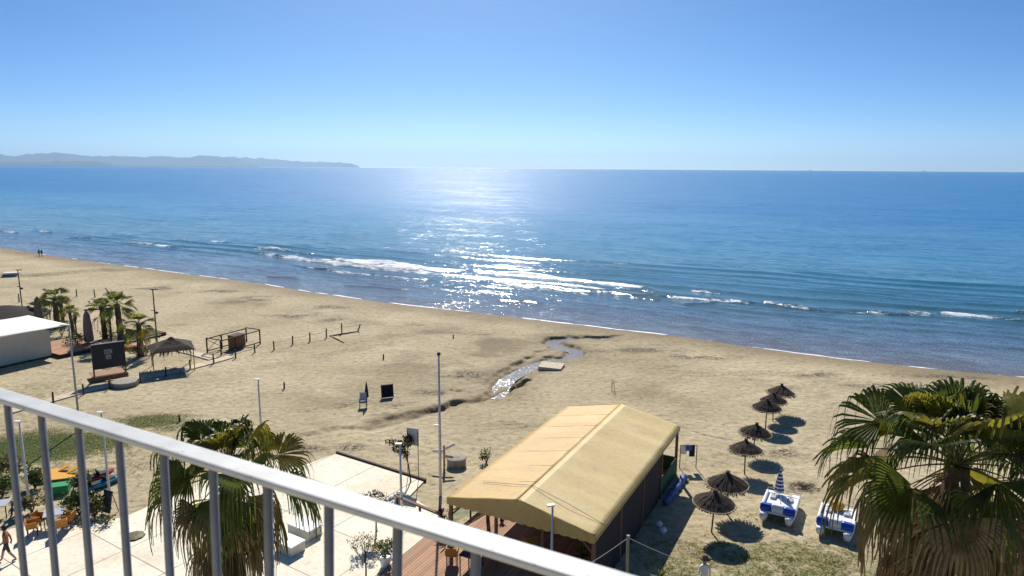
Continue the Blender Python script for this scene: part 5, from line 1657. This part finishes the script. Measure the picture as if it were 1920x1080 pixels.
def kayak(label, a, b, mat, w=.72):
    p, q_ = P(*a), P(*b); c_ = (p + q_) / 2; l = (q_ - p).length
    o = thing('kayak', label, 'kayak', (c_.x, c_.y, c_.z + .05), math.atan2(q_.y - p.y, q_.x - p.x), 'kayaks on the turf')
    mb = MB(); n = 17; rings = 9
    for i in range(n):
        t = i / (n - 1); x = (t - .5) * l; k_ = max(.03, math.sin(math.pi * t) ** .6); up_ = .18 * abs(2 * t - 1) ** 3
        for j in range(rings):
            a_ = 2 * math.pi * j / rings
            mb.v.append((x, w / 2 * k_ * math.cos(a_), .17 + up_ + (.17 * k_ ** .5) * math.sin(a_) * (1 if math.sin(a_) < 0 else .7)))
    for i in range(n - 1):
        for j in range(rings):
            mb.f.append((i * rings + j, i * rings + (j + 1) % rings, (i + 1) * rings + (j + 1) % rings, (i + 1) * rings + j))
    part(mb, 'hull', mat, o, True)
    for x in (-l * .18, l * .12):
        s_ = part(MB().box((x, 0, .30), (.55, .42, .05)), 'seat', M_BLACK, o)
        part(MB().box((x - .3, 0, .42), (.06, .42, .26), rot=Matrix.Rotation(-.25, 3, 'Y')), 'backrest', M_BLACK, s_)
kayak('red kayak lying on the turf behind the blue one', (158, 908), (216, 889), M_RED)
kayak('blue and teal kayak lying on the turf in front of the red one', (148, 930), (238, 893), M_TEAL, .78)
# dark freestanding board at the lamp post
g = P(203, 962)
ab = thing('freestanding_board', 'dark freestanding menu board with worn paint beside the lamp post', 'board', g, R(-25))
m_worn = simple('worn_paint', (0.10, .10, .10), .8, 0, .9, 9)
part(MB().box((0, 0, .62), (.62, .05, 1.1), rot=Matrix.Rotation(R(-12), 3, 'X')), 'panel', m_worn, ab)
part(MB().box((0, .12, 1.17), (.66, .07, .12), rot=Matrix.Rotation(R(-12), 3, 'X')), 'header', M_BLACK, ab)
for s_ in (-1, 1): part(MB().tube([(s_ * .28, .38, 0), (s_ * .28, .12, 1.1)], .02, 5), 'leg', M_BLACK, ab)

# folding chair with furled dark umbrella, and a dark windbreak, on the open sand
g = P(681, 764)
fc = thing('folding_chair', 'small folding beach chair on the open sand', 'chair', g, R(10))
part(MB().box((0, 0, .42), (.5, .45, .05)), 'seat', M_GREYPL, fc)
part(MB().box((0, .26, .78), (.5, .05, .62), rot=Matrix.Rotation(R(-14), 3, 'X')), 'backrest', M_GREYPL, fc)
for s_ in (-1, 1):
    part(MB().tube([(s_ * .25, -.25, 0), (s_ * .25, .3, .62)], .025, 5), 'leg', M_BLACK, fc); part(MB().tube([(s_ * .25, .3, 0), (s_ * .25, -.22, .6)], .025, 5), 'leg', M_BLACK, fc)
    part(MB().box((s_ * .27, 0, .63), (.05, .5, .04)), 'armrest', M_BLACK, fc)
g = P(688, 760)
fu = thing('furled_umbrella', 'furled dark umbrella stuck upright in the sand behind the chair', 'umbrella', g)
part(MB().tube([(0, 0, -.2), (.02, 0, 1.0)], .025, 6), 'pole', M_BLACK, fu)
part(MB().lathe([(.03, .55), (.16, .7), (.14, 1.1), (.07, 1.6), (.02, 1.9)], 9), 'canopy', M_DARK, fu)
g = P(727, 746)
wb = thing('windbreak', 'square dark navy cloth windbreak leaning on the sand', 'windbreak', g, R(20))
mt_navy = simple('navy_cloth', (.012, .010, .03), .9)
part(MB().box((0, .12, .52), (.95, .05, .98), rot=Matrix.Rotation(R(-14), 3, 'X')), 'cloth', mt_navy, wb)
for s_ in (-1, 1): part(MB().tube([(s_ * .47, 0, -.1), (s_ * .47, .28, 1.1)], .02, 5), 'pole', M_POST, wb)
part(MB().tube([(-.47, .25, 1.02), (.47, .25, 1.02)], .02, 5), 'crossbar', M_POST, wb)

# things round the pavilion
mb = MB(); q = random.Random(6)
a, b_ = tent_pt(7.75, 13.6), tent_pt(7.62, 9.9)
pts_, rd_ = [], []
for i in range(16):
    t = i / 15; p = a.lerp(b_, t); pts_.append(p + Vector((0, 0, .17 + .03 * math.sin(i * 1.9)))); rd_.append(.19 + .05 * math.sin(i * 2.3))
mb.tube(pts_, rd_, 9)
single(mb, 'rolled_tarpaulin', M_TARPB, 'rolled blue and white tarpaulin along the right side of the pavilion', 'tarpaulin', smooth_=True)
for i in range(2):
    p = tent_pt(7.9 + .35 * i, 7.6 - .5 * i)
    mb = MB().lathe([(.03, -.02), (.16, .02), (.20, .12), (.13, .22), (.03, .26)], 8)
    mb.v = [(x * (1 + .2 * math.sin(9 * y)), y * (1 + .2 * math.cos(8 * x)), z) for x, y, z in mb.v]
    single(mb, 'white_bag', M_WPLAST, ('left', 'right')[i] + ' one of two white bags lying in the shade beside the pavilion', 'bag', p)
p = tent_pt(7.55, 15.2)
bg_ = thing('laundry_rack', 'rack with white and dark towels behind the far right corner of the pavilion', 'rack', p, TANG + .5)
part(MB().tube([(-.5, 0, 0), (-.5, 0, 1.5), (.5, 0, 1.5), (.5, 0, 0)], .03, 6), 'frame', M_BLACK, bg_)
for x, mt, l in ((-.28, M_WPLAST, .6), (.22, M_DARK, .75), (0.0, M_BLUE, .35)):
    part(MB().box((x, .035 if x else -.04, 1.5 - l / 2), (.34, .03, l)), 'towel', mt, bg_)
for i, (u, v, rz) in enumerate(((.6, -.55, .4), (1.6, .6, 2.2), (3.3, 2.0, 1.0))):
    cafe_chair(('orange rattan chair on the plank deck under the handrail', 'orange rattan chair just inside the pavilion shade', 'orange rattan chair deep in the pavilion')[i], tent_pt(u, v, DZ + .005), TANG + rz, M_ORANGE)
table('dark table on the plank deck beside the rattan chair', tent_pt(1.6, -.5, DZ + .005), TANG, M_DWOOD)
rosette('dark flowering plant standing on the deck planks by the pavilion post', tent_pt(.75, 3.9, DZ + .001), 14, .45, .1, M_LEAFR, 41, 'deck_plant', .25, .2, 'plant')
# ships on the horizon
for (x, l, lab) in ((1520, 42, 'tiny dark ship on the horizon, the left one'), (1733, 36, 'tiny dark ship on the horizon, the right one')):
    d = _ray(x, 318.5); s_ = 14500 / math.hypot(d[0], d[1])
    o = thing('cargo_ship', lab, 'ship', (d[0] * s_, d[1] * s_, SEA), 0, 'ships on the horizon')
    mb = MB(); pl = [(-l / 2, -7), (l * .38, -7), (l / 2, 0), (l * .38, 7), (-l / 2, 7)]; mb.prism(pl, -2, 7); part(mb, 'hull', M_SHIP, o)
    part(MB().box((-l * .32, 0, 12), (l * .16, 8, 10)), 'bridge', M_SHIP, o); part(MB().tube([(-l * .1, 0, 7), (-l * .1, 0, 20)], .8, 6), 'mast', M_SHIP, o)
# dry brush heap beside the parasols
g = P(1507, 915); q = random.Random(13); mb = MB()
for k in range(140):
    t = q.uniform(0, 6.28); r_ = q.uniform(0, .85) ; p = Vector((r_ * 1.1 * math.cos(t), r_ * math.sin(t) * .8, q.uniform(.02, .16) * (1.1 - r_)))
    e = p + Vector((q.uniform(-.4, .4), q.uniform(-.3, .3), q.uniform(-.03, .12)))
    e.z = max(e.z, .01); mb.tube([p, e], [.012, .005], 4)
single(mb, 'brushwood_heap', M_TRUNK, 'flat heap of dry brushwood on the sand beside the parasol row', 'brushwood', g)

# ---- short turf growing on the sand
q = np.random.default_rng(3)
cx = q.uniform(-45, 26, 260000); cy = q.uniform(26, 52, 260000)
gi = np.clip(np.searchsorted(gx, cx), 0, len(gx) - 1); gj = np.clip(np.searchsorted(gy, cy), 0, len(gy) - 1)
gv = grass[gj, gi] * 0.8 + fbm(cx / .8, cy / .8, 66, 4) * 1.0 + q.uniform(-.2, .2, 260000)
from_pave = np.zeros(len(cx), bool)
pnp = np.array(pave)
for i in range(len(pnp)):
    a, b_ = pnp[i], pnp[(i + 1) % len(pnp)]
    cond = ((a[1] > cy) != (b_[1] > cy)) & (cx < (b_[0] - a[0]) * (cy - a[1]) / (b_[1] - a[1] + 1e-12) + a[0])
    from_pave ^= cond
du = (cx - tA[0]) * uu[0] + (cy - tA[1]) * uu[1]; dv = -(cx - tA[0]) * uu[1] + (cy - tA[1]) * uu[0]
keep = (gv > 0.98) & ~from_pave & ~((du > -2.2) & (du < 7.4) & (dv > -5) & (dv < 14.5))
cx, cy = cx[keep][:80000], cy[keep][:80000]
cz = gz(cx, cy)
n = len(cx); hgt = q.uniform(.02, .055, n)
V_ = []; a0 = q.uniform(0, 6.28, n)
for j in range(3):
    a = a0 + j * 2.1
    bx0 = np.stack([cx + .014 * np.cos(a), cy + .014 * np.sin(a), cz - .01], -1); bx1 = np.stack([cx - .014 * np.cos(a), cy - .014 * np.sin(a), cz - .01], -1)
    tp0 = np.stack([cx + q.uniform(-.06, .06, n), cy + q.uniform(-.06, .06, n), cz + hgt], -1)
    V_.append(np.stack([bx0, bx1, tp0], 1))
V_ = np.concatenate(V_).reshape(-1, 3)
me = bpy.data.meshes.new('turf')
nt_ = len(V_) // 3
me.vertices.add(len(V_)); me.vertices.foreach_set('co', V_.astype(np.float32).ravel())
me.loops.add(len(V_)); me.loops.foreach_set('vertex_index', np.arange(len(V_), dtype=np.int32))
me.polygons.add(nt_); me.polygons.foreach_set('loop_start', np.arange(0, len(V_), 3, dtype=np.int32)); me.polygons.foreach_set('loop_total', np.full(nt_, 3, np.int32))
me.update(calc_edges=True)
M_TURF = leafy('turf_blades', (.045, .075, .015), (.12, .135, .035), .3, .8, 1.3)
me.materials.append(M_TURF)
o = structure(link('turf', me), 'stuff'); tag(o, 'short patchy turf growing through the sand', 'grass')
